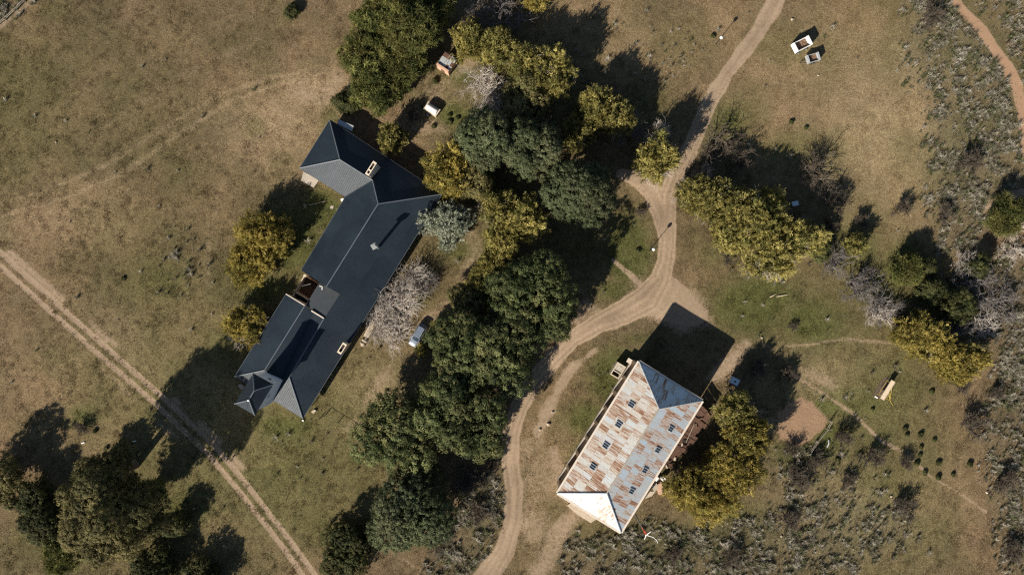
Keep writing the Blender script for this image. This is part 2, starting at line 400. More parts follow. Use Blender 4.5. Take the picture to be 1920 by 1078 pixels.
def ground_fields(x, y):
    """colour and wear of the ground at world x, y"""
    X = x / S + 960; Y = 539 - y / S
    n1 = fbm(x, y, 0.03, 1, 4); n2 = fbm(x, y, 0.22, 5, 4); n3 = fbm(x, y, 0.9, 9, 3)
    wob = (fbm(x, y, 0.35, 21, 3) - 0.5) * 14
    dirt = np.zeros(X.shape); cls = np.zeros(X.shape, int)
    d0, p0 = seg_dist(X, Y, DRIVE); d1, _ = seg_dist(X, Y, LOOP); d2, _ = seg_dist(X, Y, PLAZA)
    dd = np.minimum(np.minimum(d0, d1), d2) + wob * 0.55
    drive = 1 - sstep(-4, 5, dd)
    dirt = np.maximum(dirt, drive); cls[dd < 0] = 1
    # two wheel ruts
    dt, pt = seg_dist(X, Y, TRACK)
    rut = np.exp(-((pt + wob * 0.08 - 9.5) / 4.4) ** 2)
    mid = 0.22 * (1 - sstep(6, 15, pt + wob * 0.2))
    side = np.where((X - 300) * 0.66 - (Y - 752) * 0.75 > 0, 1, 0) * 0.6 * np.exp(-((pt - 22) / 11) ** 2) * sstep(0.35, 0.6, n2)
    tr = np.clip(np.maximum(np.clip(rut * 1.5, 0, 1), np.maximum(mid, side)), 0, 1)
    dirt = np.maximum(dirt, tr); cls[(pt + wob * 0.15 < 14) & (cls == 0)] = 2
    dr, _ = seg_dist(X, Y, RED)
    redp = 1 - sstep(-3, 5, dr + wob * 0.5)
    dirt = np.maximum(dirt, redp); cls[(dr + wob * 0.5 < 0) & (cls == 0)] = 3
    foot = np.zeros(X.shape)
    for pts, st in PATHS:
        d, _ = seg_dist(X, Y, pts)
        foot = np.maximum(foot, st * (1 - sstep(-2, 5, d + wob * 0.35)))
    dirt = np.maximum(dirt, foot); cls[(foot > 0.45) & (cls == 0)] = 4
    for pts, st, soft in WORN:
        d, _ = seg_dist(X, Y, pts)
        dirt = np.maximum(dirt, st * (1 - sstep(-soft * .4, soft, d + wob)) * (0.55 + 0.9 * n2))
    bed = in_poly(X + wob * .3, Y + wob * .3, BED).astype(float)
    dry = np.zeros(X.shape)
    for pts, hw, st in TRACES:
        d, p = seg_dist(X, Y, pts)
        dry = np.maximum(dry, st * np.exp(-(p / (hw * 1.5)) ** 2))
    dry = np.maximum(dry, 0.6 * blob(X, Y, 590, 165, 70, 40)); dry = np.maximum(dry, 0.45 * blob(X, Y, 500, 240, 90, 70))
    dry = np.maximum(dry, 0.35 * blob(X, Y, 1640, 250, 70, 120)); dry = np.maximum(dry, 0.3 * blob(X, Y, 60, 400, 120, 60))
    dry = np.maximum(dry, 0.4 * blob(X, Y, 250, 640, 90, 40, 42)); dry = np.maximum(dry, 0.4 * blob(X, Y, 1620, 960, 90, 60))
    dry = np.maximum(dry, 0.35 * blob(X, Y, 690, 740, 60, 60)); dry = np.maximum(dry, 0.3 * blob(X, Y, 1530, 720, 70, 50))
    green = np.zeros(X.shape)
    for bx, by, rx, ry, st in GREEN:
        green = np.maximum(green, st * blob(X, Y, bx, by, rx, ry))
    green = np.clip(green * (0.65 + 1.0 * n2) * 1.2 + (n1 - 0.5) * 1.35 + 0.14, 0, 1)
    tus = np.zeros(X.shape)
    for poly, st in TUSSOCK:
        nb = (fbm(x, y, 0.07, 33, 3) - .5) * 60; nb2 = (fbm(x, y, 0.07, 37, 3) - .5) * 60
        ins = sum(in_poly(X + nb + dx + wob, Y + nb2 + dy + wob, poly).astype(float) for dx, dy in ((0, 0), (14, 6), (-14, -6), (6, -14), (-6, 14), (26, -8), (-26, 8))) / 7
        tus = np.maximum(tus, st * ins)
    # grass colours (albedo)
    a = np.array([0.216, 0.152, 0.085]); b = np.array([0.129, 0.098, 0.050]); g = np.array([0.088, 0.096, 0.028]); p = np.array([0.340, 0.245, 0.150])
    w = np.clip((n2 - 0.2) / 0.6, 0, 1)[..., None]
    c = a * w + b * (1 - w)
    warm = np.clip((fbm(x, y, 0.08, 51, 3) - 0.4) / 0.3, 0, 1)[..., None]
    c = c * (1 - 0.35 * warm) + np.array([0.235, 0.148, 0.088]) * 0.35 * warm
    m4 = np.clip((fbm(x, y, 0.13, 57, 3) - 0.42) / 0.25, 0, 1)[..., None]
    c = c * (1 - 0.45 * m4) + np.array([0.110, 0.088, 0.047]) * 0.45 * m4
    c = c + (p - c) * dry[..., None] * (0.6 + 0.6 * n3[..., None]).clip(0, 1)
    c = c + (g - c) * (green * 0.85)[..., None]
    c = c + (np.array([0.125, 0.105, 0.066]) - c) * (tus * 0.5)[..., None]
    c = c * (0.86 + 0.20 * n3[..., None])
    B = np.zeros(X.shape)
    for bx, by, rx, ry, st in ((1620, 200, 240, 260, .50), (1620, 960, 260, 130, .30), (1560, 720, 160, 90, .30), (1150, 50, 180, 90, .25), (690, 740, 120, 110, .30), (350, 760, 330, 170, .26),
                               (80, 720, 160, 160, .24), (560, 220, 120, 110, .30), (1030, 900, 90, 160, .25), (480, 950, 160, 140, .26), (1380, 60, 120, 120, .25), (830, 180, 90, 60, .25), (120, 420, 180, 60, .15)):
        B = np.maximum(B, st * blob(X, Y, bx, by, rx, ry))
    c = c * (1 + B[..., None])
    return dict(col=c, dirt=np.clip(dirt, 0, 1), red=np.clip(redp + 0.25 * foot * (X > 1400), 0, 1), bed=bed, cls=cls, tus=tus, green=green, rut=rut * (pt < 20), drive=drive, p0=p0,
                streak=np.where(np.minimum(d0, d1) < 20, 0.55 * fbm(np.minimum(d0, d1), X * .02 + Y * .02, .35, 61, 3) + .45 * n2, .5))

def mat_ground():
    m, nt, b = new_mat('pasture_and_bare_earth')
    pos = nd(nt, 'ShaderNodeNewGeometry').outputs['Position']
    ac = nd(nt, 'ShaderNodeAttribute', attribute_name='col').outputs['Color']
    am = nd(nt, 'ShaderNodeAttribute', attribute_name='mask')
    sep = nd(nt, 'ShaderNodeSeparateColor'); nt.links.new(am.outputs['Color'], sep.inputs[0])
    dirt, red, bed = sep.outputs[0], sep.outputs[1], sep.outputs[2]
    n_f = noise(nt, 5.5, 4, pos, 0.75); n_m = noise(nt, 1.6, 4, pos); n_v = noise(nt, 0.35, 3, pos)
    # grass: fine mottling
    gm = ramp(nt, n_f, [(0.28, 0.38), (0.5, 0.93), (0.70, 1.75)])
    g = mixc(nt, 1.0, ac, gm, 'MULTIPLY')
    g = mixc(nt, 1.0, g, ramp(nt, n_m, [(0.3, 0.85), (0.7, 1.15)]), 'MULTIPLY')
    # earth
    e = ramp(nt, n_m, [(0.25, (0.270, 0.193, 0.127)), (0.5, (0.315, 0.228, 0.152)), (0.75, (0.365, 0.268, 0.182))])
    e = mixc(nt, 1.0, e, ramp(nt, n_f, [(0.3, 0.82), (0.7, 1.15)]), 'MULTIPLY')
    e = mixc(nt, 1.0, e, ramp(nt, am.outputs['Alpha'], [(0.25, 0.66), (0.75, 1.24)]), 'MULTIPLY')
    e = mixc(nt, red, e, mixc(nt, n_m, (0.29, 0.175, 0.105), (0.38, 0.245, 0.155)))
    edge = mth(nt, 'ADD', dirt, mth(nt, 'MULTIPLY', mth(nt, 'SUBTRACT', n_f, 0.5), 0.55))
    edge = mth(nt, 'ADD', edge, mth(nt, 'MULTIPLY', mth(nt, 'SUBTRACT', n_m, 0.5), 0.35))
    f = ramp(nt, edge, [(0.30, 0.0), (0.62, 1.0)])
    c = mixc(nt, f, g, e)
    soil = mixc(nt, n_f, (0.19, 0.112, 0.066), (0.40, 0.265, 0.165))
    c = mixc(nt, bed, c, soil)
    nt.links.new(c, b.inputs['Base Color'])
    b.inputs['Roughness'].default_value = 0.95; b.inputs['Specular IOR Level'].default_value = 0.1
    hgt = mth(nt, 'ADD', mth(nt, 'MULTIPLY', n_f, 0.6), mth(nt, 'MULTIPLY', n_m, 0.4))
    bp = nd(nt, 'ShaderNodeBump'); bp.inputs['Distance'].default_value = 0.30
    st = mth(nt, 'SUBTRACT', 0.75, mth(nt, 'MULTIPLY', f, 0.5))
    nt.links.new(st, bp.inputs['Strength']); nt.links.new(hgt, bp.inputs['Height'])
    nt.links.new(bp.outputs[0], b.inputs['Normal'])
    return m
M['ground'] = mat_ground()

def make_ground():
    st = 0.33
    xs = np.concatenate([[-4000, -1500, -600, -300, -180, -135], np.arange(-112, 112.01, st), [135, 180, 300, 600, 1500, 4000]])
    ys = np.concatenate([[-4000, -1500, -600, -300, -150, -95], np.arange(-68, 68.01, st), [95, 150, 300, 600, 1500, 4000]])
    X, Y = np.meshgrid(xs, ys, indexing='ij')
    fl = ground_fields(X, Y)
    far = np.clip((np.maximum(np.abs(X) / 112, np.abs(Y) / 68) - 1) / .3, 0, 1)[..., None]
    fl['col'] = fl['col'] * (1 - far) + np.array([.185, .135, .072]) * far; fl['dirt'] = fl['dirt'] * (1 - far[..., 0])
    Z = (fbm(X, Y, 0.5, 77, 3) - 0.5) * 0.10 - 0.05
    Z = Z * (1 - 0.6 * fl['drive']) - 0.05 * fl['rut'] - 0.04 * fl['drive'] * np.exp(-((fl['p0'] - 8) / 3) ** 2)
    Z = np.minimum(Z, -0.003)
    V = np.stack([X, Y, Z], -1).reshape(-1, 3)
    nx, ny = X.shape
    idx = np.arange(nx * ny).reshape(nx, ny)
    F = np.stack([idx[:-1, :-1], idx[1:, :-1], idx[1:, 1:], idx[:-1, 1:]], -1).reshape(-1, 4)
    cls = fl['cls'][:-1, :-1].reshape(-1)
    C = np.concatenate([fl['col'], np.ones(X.shape + (1,))], -1).reshape(-1, 4).astype(np.float32)
    K = np.stack([fl['dirt'], fl['red'], fl['bed'], fl['streak']], -1).reshape(-1, 4).astype(np.float32)
    for k, name in ((0, 'ground'), (1, 'driveway'), (2, 'farm_track'), (3, 'red_earth_road'), (4, 'footpath')):
        f = F[cls == k]
        u, inv = np.unique(f, return_inverse=True)
        me = np_mesh(name, V[u], inv.reshape(f.shape), True)
        for an, A in (('col', C), ('mask', K)):
            at = me.attributes.new(an, 'FLOAT_COLOR', 'POINT'); at.data.foreach_set('color', A[u].ravel())
        me.materials.append(M['ground'])
        o = bpy.data.objects.new(name, me); col.objects.link(o)
        tag(o, kind='structure')
        if k == 0: o['label'] = 'dry olive and tan pasture'
        if k == 1: o['label'] = 'pale earth driveway curving past the barn'
        if k == 2: o['label'] = 'straight two rut farm track crossing the lower left'
        if k == 3: o['label'] = 'narrow reddish earth road in the upper right corner'
        if k == 4: o['label'] = 'thin trodden footpaths through the grass'
make_ground()

# ---- grass: geometry-node instances of small tuft patches
def grass_mat(name, base=None):
    m, nt, b = new_mat(name)
    ac = nd(nt, 'ShaderNodeAttribute', attribute_name='col', attribute_type='INSTANCER').outputs['Color']
    at = nd(nt, 'ShaderNodeAttribute', attribute_name='tint').outputs['Fac']
    c = mixc(nt, 1.0, ac, ramp(nt, at, [(0, 0.55), (0.5, 1.0), (1, 1.7)]), 'MULTIPLY')
    nt.links.new(c, b.inputs['Base Color'])
    b.inputs['Roughness'].default_value = 0.8; b.inputs['Specular IOR Level'].default_value = 0.15
    tr = nd(nt, 'ShaderNodeBsdfTranslucent'); nt.links.new(c, tr.inputs['Color'])
    mx = nd(nt, 'ShaderNodeMixShader'); mx.inputs[0].default_value = 0.2
    nt.links.new(b.outputs[0], mx.inputs[1]); nt.links.new(tr.outputs[0], mx.inputs[2])
    nt.links.new(mx.outputs[0], nt.nodes['Material Output'].inputs['Surface'])
    return m
M['grass'] = grass_mat('grass_blades')

def blades_mesh(name, rng, bases, hts, leans, widths, tints, segs=1):
    """curved blades; segs=1 gives a single triangle, 2 a bent strip"""
    n = len(bases)
    ang = rng.random(n) * 2 * np.pi
    d = np.stack([np.cos(ang), np.sin(ang), np.zeros(n)], -1)
    s = np.stack([-np.sin(ang), np.cos(ang), np.zeros(n)], -1)
    tip = bases + d * (leans * hts)[:, None] + np.array([0, 0, 1.0]) * hts[:, None]
    if segs == 1:
        V = np.stack([bases - s * widths[:, None] / 2, bases + s * widths[:, None] / 2, tip], 1).reshape(-1, 3)
        F = np.arange(3 * n).reshape(n, 3)
        me = np_mesh(name, V, F); T = tints
    else:
        mid = bases + d * (leans * hts * 0.25)[:, None] + np.array([0, 0, 0.75]) * hts[:, None]
        tip = bases + d * (leans * hts)[:, None] + np.array([0, 0, 0.95]) * hts[:, None]
        w = widths[:, None] / 2
        V = np.stack([bases - s * w, bases + s * w, mid + s * w * .8, mid - s * w * .8, tip + s * w * .25, tip - s * w * .25], 1).reshape(-1, 3)
        b = np.arange(n)[:, None] * 6
        F = np.concatenate([b + np.array([[0, 1, 2, 3]]), b + np.array([[3, 2, 4, 5]])], 1).reshape(-1, 4)
        me = np_mesh(name, V, F); T = np.repeat(tints, 2)
    at = me.attributes.new('tint', 'FLOAT', 'FACE'); at.data.foreach_set('value', T.astype(np.float32))
    me.materials.append(M['grass'])
    return me

def proto_collection(name, meshes):
    c = bpy.data.collections.new(name)
    for i, me in enumerate(meshes):
        o = bpy.data.objects.new(me.name, me); c.objects.link(o)
    return c

def scatter(name, label, P, scale, colr, protos, seed):
    """one stuff object: points carrying scale and colour, instanced by geometry nodes"""
    me = bpy.data.meshes.new(name)
    me.vertices.add(len(P)); me.vertices.foreach_set('co', P.astype(np.float32).ravel())
    a = me.attributes.new('sc', 'FLOAT', 'POINT'); a.data.foreach_set('value', scale.astype(np.float32))
    a = me.attributes.new('col', 'FLOAT_COLOR', 'POINT')
    a.data.foreach_set('color', np.concatenate([colr, np.ones((len(P), 1))], 1).astype(np.float32).ravel())
    o = bpy.data.objects.new(name, me); col.objects.link(o)
    tag(o, label, 'grass', kind='stuff')
    ng = bpy.data.node_groups.new(name + '_scatter', 'GeometryNodeTree')
    ng.interface.new_socket('Geometry', in_out='INPUT', socket_type='NodeSocketGeometry')
    ng.interface.new_socket('Geometry', in_out='OUTPUT', socket_type='NodeSocketGeometry')
    gi = ng.nodes.new('NodeGroupInput'); go = ng.nodes.new('NodeGroupOutput')
    ci = ng.nodes.new('GeometryNodeCollectionInfo'); ci.inputs['Collection'].default_value = protos
    ci.inputs['Separate Children'].default_value = True; ci.inputs['Reset Children'].default_value = True
    ip = ng.nodes.new('GeometryNodeInstanceOnPoints'); ip.inputs['Pick Instance'].default_value = True
    rv = ng.nodes.new('FunctionNodeRandomValue'); rv.data_type = 'FLOAT_VECTOR'
    rv.inputs[0].default_value = (-0.06, -0.06, 0); rv.inputs[1].default_value = (0.06, 0.06, 6.2832); rv.inputs['Seed'].default_value = seed
    na = ng.nodes.new('GeometryNodeInputNamedAttribute'); na.data_type = 'FLOAT'; na.inputs['Name'].default_value = 'sc'
    L = ng.links.new
    L(gi.outputs[0], ip.inputs['Points']); L(ci.outputs[0], ip.inputs['Instance'])
    L(rv.outputs[0], ip.inputs['Rotation']); L(na.outputs[0], ip.inputs['Scale']); L(ip.outputs[0], go.inputs[0])
    md = o.modifiers.new('scatter', 'NODES'); md.node_group = ng
    return o

def make_grass():
    rng = np.random.default_rng(3)
    pr = []
    for v in range(4):
        nt_ = 34; per = 5
        tc = rng.normal(0, 0.36, (nt_, 2)); hs = rng.uniform(0.5, 1.4, nt_)
        b = np.repeat(tc, per, 0) + rng.normal(0, 0.045, (nt_ * per, 2))
        b = np.concatenate([b, np.full((nt_ * per, 1), -0.06)], 1)
        h = np.repeat(hs, per) * rng.uniform(0.07, 0.17, nt_ * per)
        t = np.clip(np.repeat(rng.random(nt_), per) * .6 + rng.random(nt_ * per) * .4, 0, 1)
        pr.append(blades_mesh('grass_patch', rng, b, h, rng.uniform(.2, 1.0, len(h)), rng.uniform(.03, .06, len(h)), t))
    protos = proto_collection('grass_patches', pr)
    N = 34000
    x = rng.uniform(-106, 106, N); y = rng.uniform(-63, 63, N)
    fl = ground_fields(x, y)
    keep = (fl['dirt'] + rng.random(N) * 0.35 < 0.55) & (fl['bed'] < .5)
    x, y = x[keep], y[keep]; c = fl['col'][keep]; g = fl['green'][keep]
    P = np.stack([x, y, np.full(len(x), -0.04)], -1)
    sc = rng.uniform(.7, 1.25, len(x)) * (1 + 0.3 * g)
    scatter('pasture_grass', 'short dry grass covering the pasture', P, sc, c * 1.12, protos, 1)
    # tall bunch grass
    pr = []
    for v in range(5):
        n = 70
        r = np.abs(rng.normal(0, .16, n)); a = rng.random(n) * 6.28
        b = np.stack([r * np.cos(a), r * np.sin(a), np.full(n, -0.06)], -1)
        pr.append(blades_mesh('bunch_grass_tussock', rng, b, rng.uniform(.35, .95, n), rng.uniform(.15, .75, n), rng.uniform(.02, .045, n), rng.random(n), 2))
    protos = proto_collection('bunch_grass', pr)
    N = 330000
    x = rng.uniform(-110, 110, N); y = rng.uniform(-65, 65, N)
    fl = ground_fields(x, y)
    cl = fbm(x, y, 0.5, 91, 2)
    keep = (rng.random(N) < .0005 + .009 * fl['green'] ** 2 + fl['tus'] * (0.10 + 0.95 * np.clip((cl - .38) / .34, 0, 1))) & (fl['dirt'] < .4) & (fl['bed'] < .5)
    x, y, cl = x[keep], y[keep], cl[keep]
    k = rng.random(len(x))[:, None]
    pale = np.array([.38, .34, .265]); dk = np.array([.20, .175, .115]); gr = np.array([.135, .14, .066])
    c = np.where(k < .42, pale * rng.uniform(.7, 1.25, (len(x), 1)), np.where(k < .75, dk, gr))
    P = np.stack([x, y, np.full(len(x), -0.05)], -1)
    scatter('bunch_grass', 'tall pale bunch grass on the rough ground', P, (.28 + .95 * rng.random(len(x)) ** 2.2) * (.6 + .8 * cl), c, protos, 2)
make_grass()
# ------------------------------------------------------------------ ribbed roof planes
def roof_plane(name, pts, eave, mat, parent, pitch=0.36, amp=0.015, lift=0.0):
    """pts: world 3D polygon; eave: direction (plan) along the eave. Ribs run up the slope as real folds."""
    u = Vector((eave[0], eave[1], 0)).normalized()
    us = [p.x * u.x + p.y * u.y for p in pts]
    n = len(pts)
    nrm = Vector((0, 0, 0))
    for i in range(n):
        nrm += pts[i].cross(pts[(i + 1) % n])
    nrm.normalize()
    if nrm.z < 0: nrm = -nrm
    lo, hi = min(us), max(us)
    bps = {}
    k0 = int(math.floor(lo / pitch)) - 1; k1 = int(math.ceil(hi / pitch)) + 1
    for k in range(k0, k1 + 1):
        for fr, a in ((0.0, 0), (0.30, 0), (0.42, 1), (0.58, 1), (0.70, 0)):
            t = (k + fr) * pitch
            if lo < t < hi: bps[round(t, 5)] = a
    for t in us:
        bps.setdefault(round(t, 5), 0)
    bl = sorted(bps)
    mb = MB()
    for a, b in zip(bl[:-1], bl[1:]):
        if b - a < 1e-4: continue
        m = (a + b) / 2
        hits = []
        for i in range(n):
            ua, ub = us[i], us[(i + 1) % n]
            if (ua - m) * (ub - m) < 0:
                pa, pb = pts[i], pts[(i + 1) % n]
                q = [pa + (pb - pa) * ((t - ua) / (ub - ua)) for t in (a, m, b)]
                v = q[1].x * -u.y + q[1].y * u.x
                hits.append((v, q[0] + nrm * (lift + amp * bps[a]), q[2] + nrm * (lift + amp * bps[b])))
        hits.sort(key=lambda h: h[0])
        for j in range(0, len(hits) - 1, 2):
            A, B = hits[j], hits[j + 1]
            mb.add([A[1], A[2], B[2], B[1]], [(0, 1, 2, 3)])
    return mb.build(name, mat, parent, world=True)

def bar(p, q, w, h, mat, name, parent, world=True, up=0.0):
    """a straight square bar between two points"""
    p, q = Vector(p), Vector(q)
    d = q - p; L = d.length; x = d.normalized()
    z = Vector((0, 0, 1)); y = z.cross(x)
    if y.length < 1e-6: y = Vector((0, 1, 0))
    y.normalize(); z = x.cross(y)
    R = Matrix((x, y, z)).transposed()
    return MB().box((p + q) / 2 + Vector((0, 0, up)), (L, w, h), M=R).build(name, mat, parent, world)

def wall_ring(mb, pts, z0, tops, thick=0.3):
    """walls standing under a closed plan polygon; tops: height at each corner"""
    n = len(pts)
    for i in range(n):
        a, b = pts[i], pts[(i + 1) % n]
        za, zb = tops[i], tops[(i + 1) % n]
        A, B = Vector((a[0], a[1], 0)), Vector((b[0], b[1], 0))
        d = (B - A).normalized(); nn = Vector((-d.y, d.x, 0)) * thick
        vs = [A + Vector((0, 0, z0)), B + Vector((0, 0, z0)), B + Vector((0, 0, zb)), A + Vector((0, 0, za))]
        vs += [v + nn for v in vs]
        mb.add(vs, [(0, 1, 2, 3), (7, 6, 5, 4), (0, 4, 5, 1), (1, 5, 6, 2), (2, 6, 7, 3), (3, 7, 4, 0)])

def inset(pts, d):
    """shrink a convex-ish plan polygon (counterclockwise) by d"""
    n = len(pts); out = []
    for i in range(n):
        p0, p1, p2 = [Vector((q[0], q[1])) for q in (pts[i - 1], pts[i], pts[(i + 1) % n])]
        e1 = (p1 - p0).normalized(); e2 = (p2 - p1).normalized()
        n1 = Vector((-e1.y, e1.x)); n2 = Vector((-e2.y, e2.x))
        b = (n1 + n2); b = b / max(0.2, b.dot(n1))
        out.append(p1 + b * d)
    return out

def ccw(pts):
    a = sum(pts[i][0] * pts[(i + 1) % len(pts)][1] - pts[(i + 1) % len(pts)][0] * pts[i][1] for i in range(len(pts)))
    return pts if a > 0 else list(reversed(pts))

def window(parent, p, d, w=1.0, h=1.5, z=1.0, mat='white', nrm=None):
    """a window in a wall: p plan point on the wall face, d along the wall, nrm outward"""
    d = Vector((d[0], d[1], 0)).normalized(); n = Vector((d.y, -d.x, 0)) if nrm is None else nrm
    R = Matrix((d, -n, Vector((0, 0, 1)))).transposed()
    c = Vector((p[0], p[1], z + h / 2))
    f = MB()
    for s in (-1, 1):
        f.box(c + R @ Vector((s * (w / 2 - .04), -.03, 0)), (0.08, 0.10, h), M=R)
        f.box(c + R @ Vector((0, -.03, s * (h / 2 - .04))), (w - .16, 0.09, 0.08), M=R)
    f.box(c + R @ Vector((0, -.03, 0)), (0.05, 0.07, h - .16), M=R)
    o = f.build('window', M[mat], parent, True)
    MB().box(c + R @ Vector((0, -.012, 0)), (w - .15, 0.03, h - .15), M=R).build('pane', M['glass'], o, False)
    o2 = o.children[0]
    for v in o2.data.vertices: v.co -= parent.location
    return o

# ------------------------------------------------------------------ the farmhouse
def build_house():
    base = W(640, 500); base.z = 0
    hs = empty('farmhouse', base)
    tag(hs, 'long farmhouse with dark ribbed metal roof, white tower and pale chimneys', 'house')
    Np = W(618.4, 225, 3.3); Wc = W(561.9, 315.5, 3.2); Ic = W(647.6, 369.2, 3.5); E = W(829, 364, 3.3)
    c1 = W(637.6, 299.6, 6.2); c2 = W(699, 338.3, 6.3); m1 = W(709.4, 382.2, 8.0); m2 = W(612, 538, 8.0)
    NWs = W(564.7, 506.7, 4.0); So = W(567.7, 784, 3.2); aS = W(542.5, 707, 6.4)
    l1 = W(637.5, 551, 6.3); l2 = W(608.5, 596, 6.35); l3 = W(598.9, 530.5, 6.2); l4 = W(573.6, 572.5, 6.2)
    a1 = W(536.5, 551.2, 4.0); a2 = W(440, 705.6, 4.0); ap = W(496.5, 693.7, 6.6); rg = W(572, 573, 6.8)
    vN = W(590, 584.5, 5.7); vS = W(526, 713, 5.3); h3 = W(510.4, 748.6, 3.6)
    al = (So - E); ac = (E - Np)
    R = [('roof', [Np, c1, c2, m1, E], ac), ('roof', [Np, Wc, c1], al), ('roof', [Wc, Ic, c2, c1], ac),
         ('roof', [Ic, NWs, m2, m1, c2], al), ('roof', [E, m1, m2, l1, l2, aS, So], al), ('roof', [So, aS, h3], ac),
         ('roof', [a1, rg, ap, a2], al), ('roof', [rg, vN, vS, ap], al), ('roof', [vN, l2, aS, h3, vS], al), ('roof', [a2, ap, vS, h3], ac)]
    for nm, pts, e in R:
        roof_plane(nm, pts, e, M['roof'], hs)
    roof_plane('flat_roof', [l3, l1, l2, l4], ac, M['flat_roof'], hs, pitch=0.5, amp=0.012, lift=-0.01)
    cap = lambda p, q: MB().tube([p + Vector((0, 0, .04)), q + Vector((0, 0, .04))], 0.13, 8).build('ridge_cap', M['cap'], hs, True)
    for p, q in ((Np, c1), (Wc, c1), (c1, c2), (c2, m1), (m1, E), (m1, m2), (So, aS), (a2, ap), (rg, ap), (l2, aS)):
        cap(p, q)
    for p, q in ((Ic, c2), (vN, vS)):
        MB().tube([p + Vector((0, 0, .02)), q + Vector((0, 0, .02))], 0.10, 6).build('valley_flashing', M['roof'], hs, True)
    for p, q in ((Np, E), (Np, Wc), (Wc, Ic), (Ic, NWs), (E, So), (So, h3), (a1, a2), (a2, h3)):
        d = (q - p); d.z = 0; d.normalize()
        ctr = (p + q) / 2 - Vector((base.x, base.y, 0)); nn = Vector((-d.y, d.x, 0))
        bar(p - Vector((0, 0, .10)), q - Vector((0, 0, .10)), 0.14, 0.15, M['cap'], 'gutter', hs)
    # walls
    V2 = lambda p: (p.x, p.y)
    mb = MB()
    zz = lambda n, z: [z] * n
    q = inset(ccw([V2(Np), V2(Wc), V2(Ic), V2(E)]), 0.55); wall_ring(mb, q, -0.1, zz(4, 3.1))
    main = ccw([V2(Ic + (E - Ic) * 0.05), V2(NWs), V2(W(610, 538, 4)), V2(W(637, 556, 4)), V2(l2), V2(h3), V2(So), V2(E)])
    q = inset(main, 1.0); wall_ring(mb, q, -0.1, zz(len(q), 3.0))
    q = inset(ccw([V2(a1), V2(a2), V2(h3), V2(l2)]), 0.5); wall_ring(mb, q, -0.1, zz(4, 3.8))
    mb.build('wall', M['cream'], hs, True)
    # gable ends: wing end, and the end that faces the small yard
    def gable(pts, shift):
        g = MB(); n = len(pts)
        top = [p + shift - Vector((0, 0, .06)) for p in pts]; bot = [Vector((p.x, p.y, -0.1)) for p in top]
        th = shift.normalized() * 0.25
        vs_ = top + bot; vs_ += [v + th for v in vs_]
        fs = []
        for i in range(n - 1):
            fs += [(i, i + 1, n + i + 1, n + i), (2 * n + i + 1, 2 * n + i, 3 * n + i, 3 * n + i + 1), (i, 2 * n + i, 2 * n + i + 1, i + 1)]
        g.add(vs_, fs).build('gable_wall', M['cream'], hs, True)
    ax = al.normalized(); ax.z = 0
    gable([NWs, m2, l1], -ax * 0.25)
    gable([a1, rg, vN, l2], ax * 0.2)
    bar(W(584, 582.5, 6.45), W(607, 596.5, 6.45), 0.22, 0.3, M['pale_trim'], 'parapet', hs)
    bar(a1 + Vector((0, 0, .1)), rg + Vector((0, 0, .1)), 0.16, 0.12, M['pale_trim'], 'barge_board', hs)
    # verandah posts along the long front
    for i in range(14):
        p = E.lerp(So, (i + 0.4) / 14.0)
        nn = Vector((ax.y, -ax.x, 0));  nn = nn if nn.dot(base - p) > 0 else -nn
        p2 = p + nn * 0.25
        MB().box((p2.x, p2.y, 1.5), (0.14, 0.14, 3.2), math.atan2(ax.y, ax.x)).build('verandah_post', M['pale_trim'], hs, True)
    # windows and doors on the front and the back
    axn = Vector((ax.x, ax.y, 0)).normalized()
    front_n = Vector((-axn.y, axn.x, 0)); front_n = front_n if front_n.dot(E - base) > 0 else -front_n
    for i in range(9):
        p = E.lerp(So, (i + 0.8) / 10.0) - front_n * 1.0
        window(hs, p, axn, 1.0, 1.6 if i % 3 else 2.1, 0.9 if i % 3 else 0.1, nrm=front_n)
    for t in (0.15, 0.4, 0.65, 0.88):
        p = Ic.lerp(NWs, t) + front_n * 1.0
        window(hs, p, axn, 1.0, 1.5, 1.0, nrm=-front_n)
    for t in (0.25, 0.55, 0.85):
        p = a1.lerp(a2, t) + front_n * 0.5
        window(hs, p, axn, 1.0, 1.5, 1.2, nrm=-front_n)
    # tower
    tz = 13.0
    tc = [W(474.8, 699.6, tz), W(512.8, 720.4, tz), W(477.8, 778.3, tz), W(440, 756.6, tz)]
    r1 = W(477, 732, 15.0); r2 = W(466.8, 750, 15.0)
    tl = tc[2] - tc[1]; tw = tc[1] - tc[0]
    q = inset(ccw([V2(p) for p in tc]), 0.42)
    t = MB(); t.prism(q, -0.1, tz - 0.12)
    t.build('tower_wall', M['stucco'], hs, True)
    for pts, e in (([tc[0], r1, tc[1]], tw), ([tc[1], r1, r2, tc[2]], tl), ([tc[2], r2, tc[3]], tw), ([tc[3], r2, r1, tc[0]], tl)):
        roof_plane('tower_roof', pts, e, M['roof'], hs, pitch=0.36)
    for p, qq in ((tc[0], r1), (tc[1], r1), (tc[2], r2), (tc[3], r2), (r1, r2)):
        cap(p, qq)
    MB().sphere(r2 + Vector((0, 0, .25)), 0.2, 8, 6).build('finial', M['stucco'], hs, True)
    MB().prism(inset(ccw([V2(p) for p in tc]), 0.12), tz - 0.20, tz - 0.06).build('tower_soffit', M['stucco'], hs, True)
    qs = [Vector((p[0], p[1], 0)) for p in q]
    cen = sum(qs, Vector()) / 4
    for i in range(4):
        a, b = qs[i], qs[(i + 1) % 4]; d = (b - a).normalized(); nn = Vector((d.y, -d.x, 0))
        L = (b - a).length
        window(hs, a.lerp(b, 0.5 if L > 4.2 else .42), d, 0.7, 1.2, 9.0, nrm=nn)
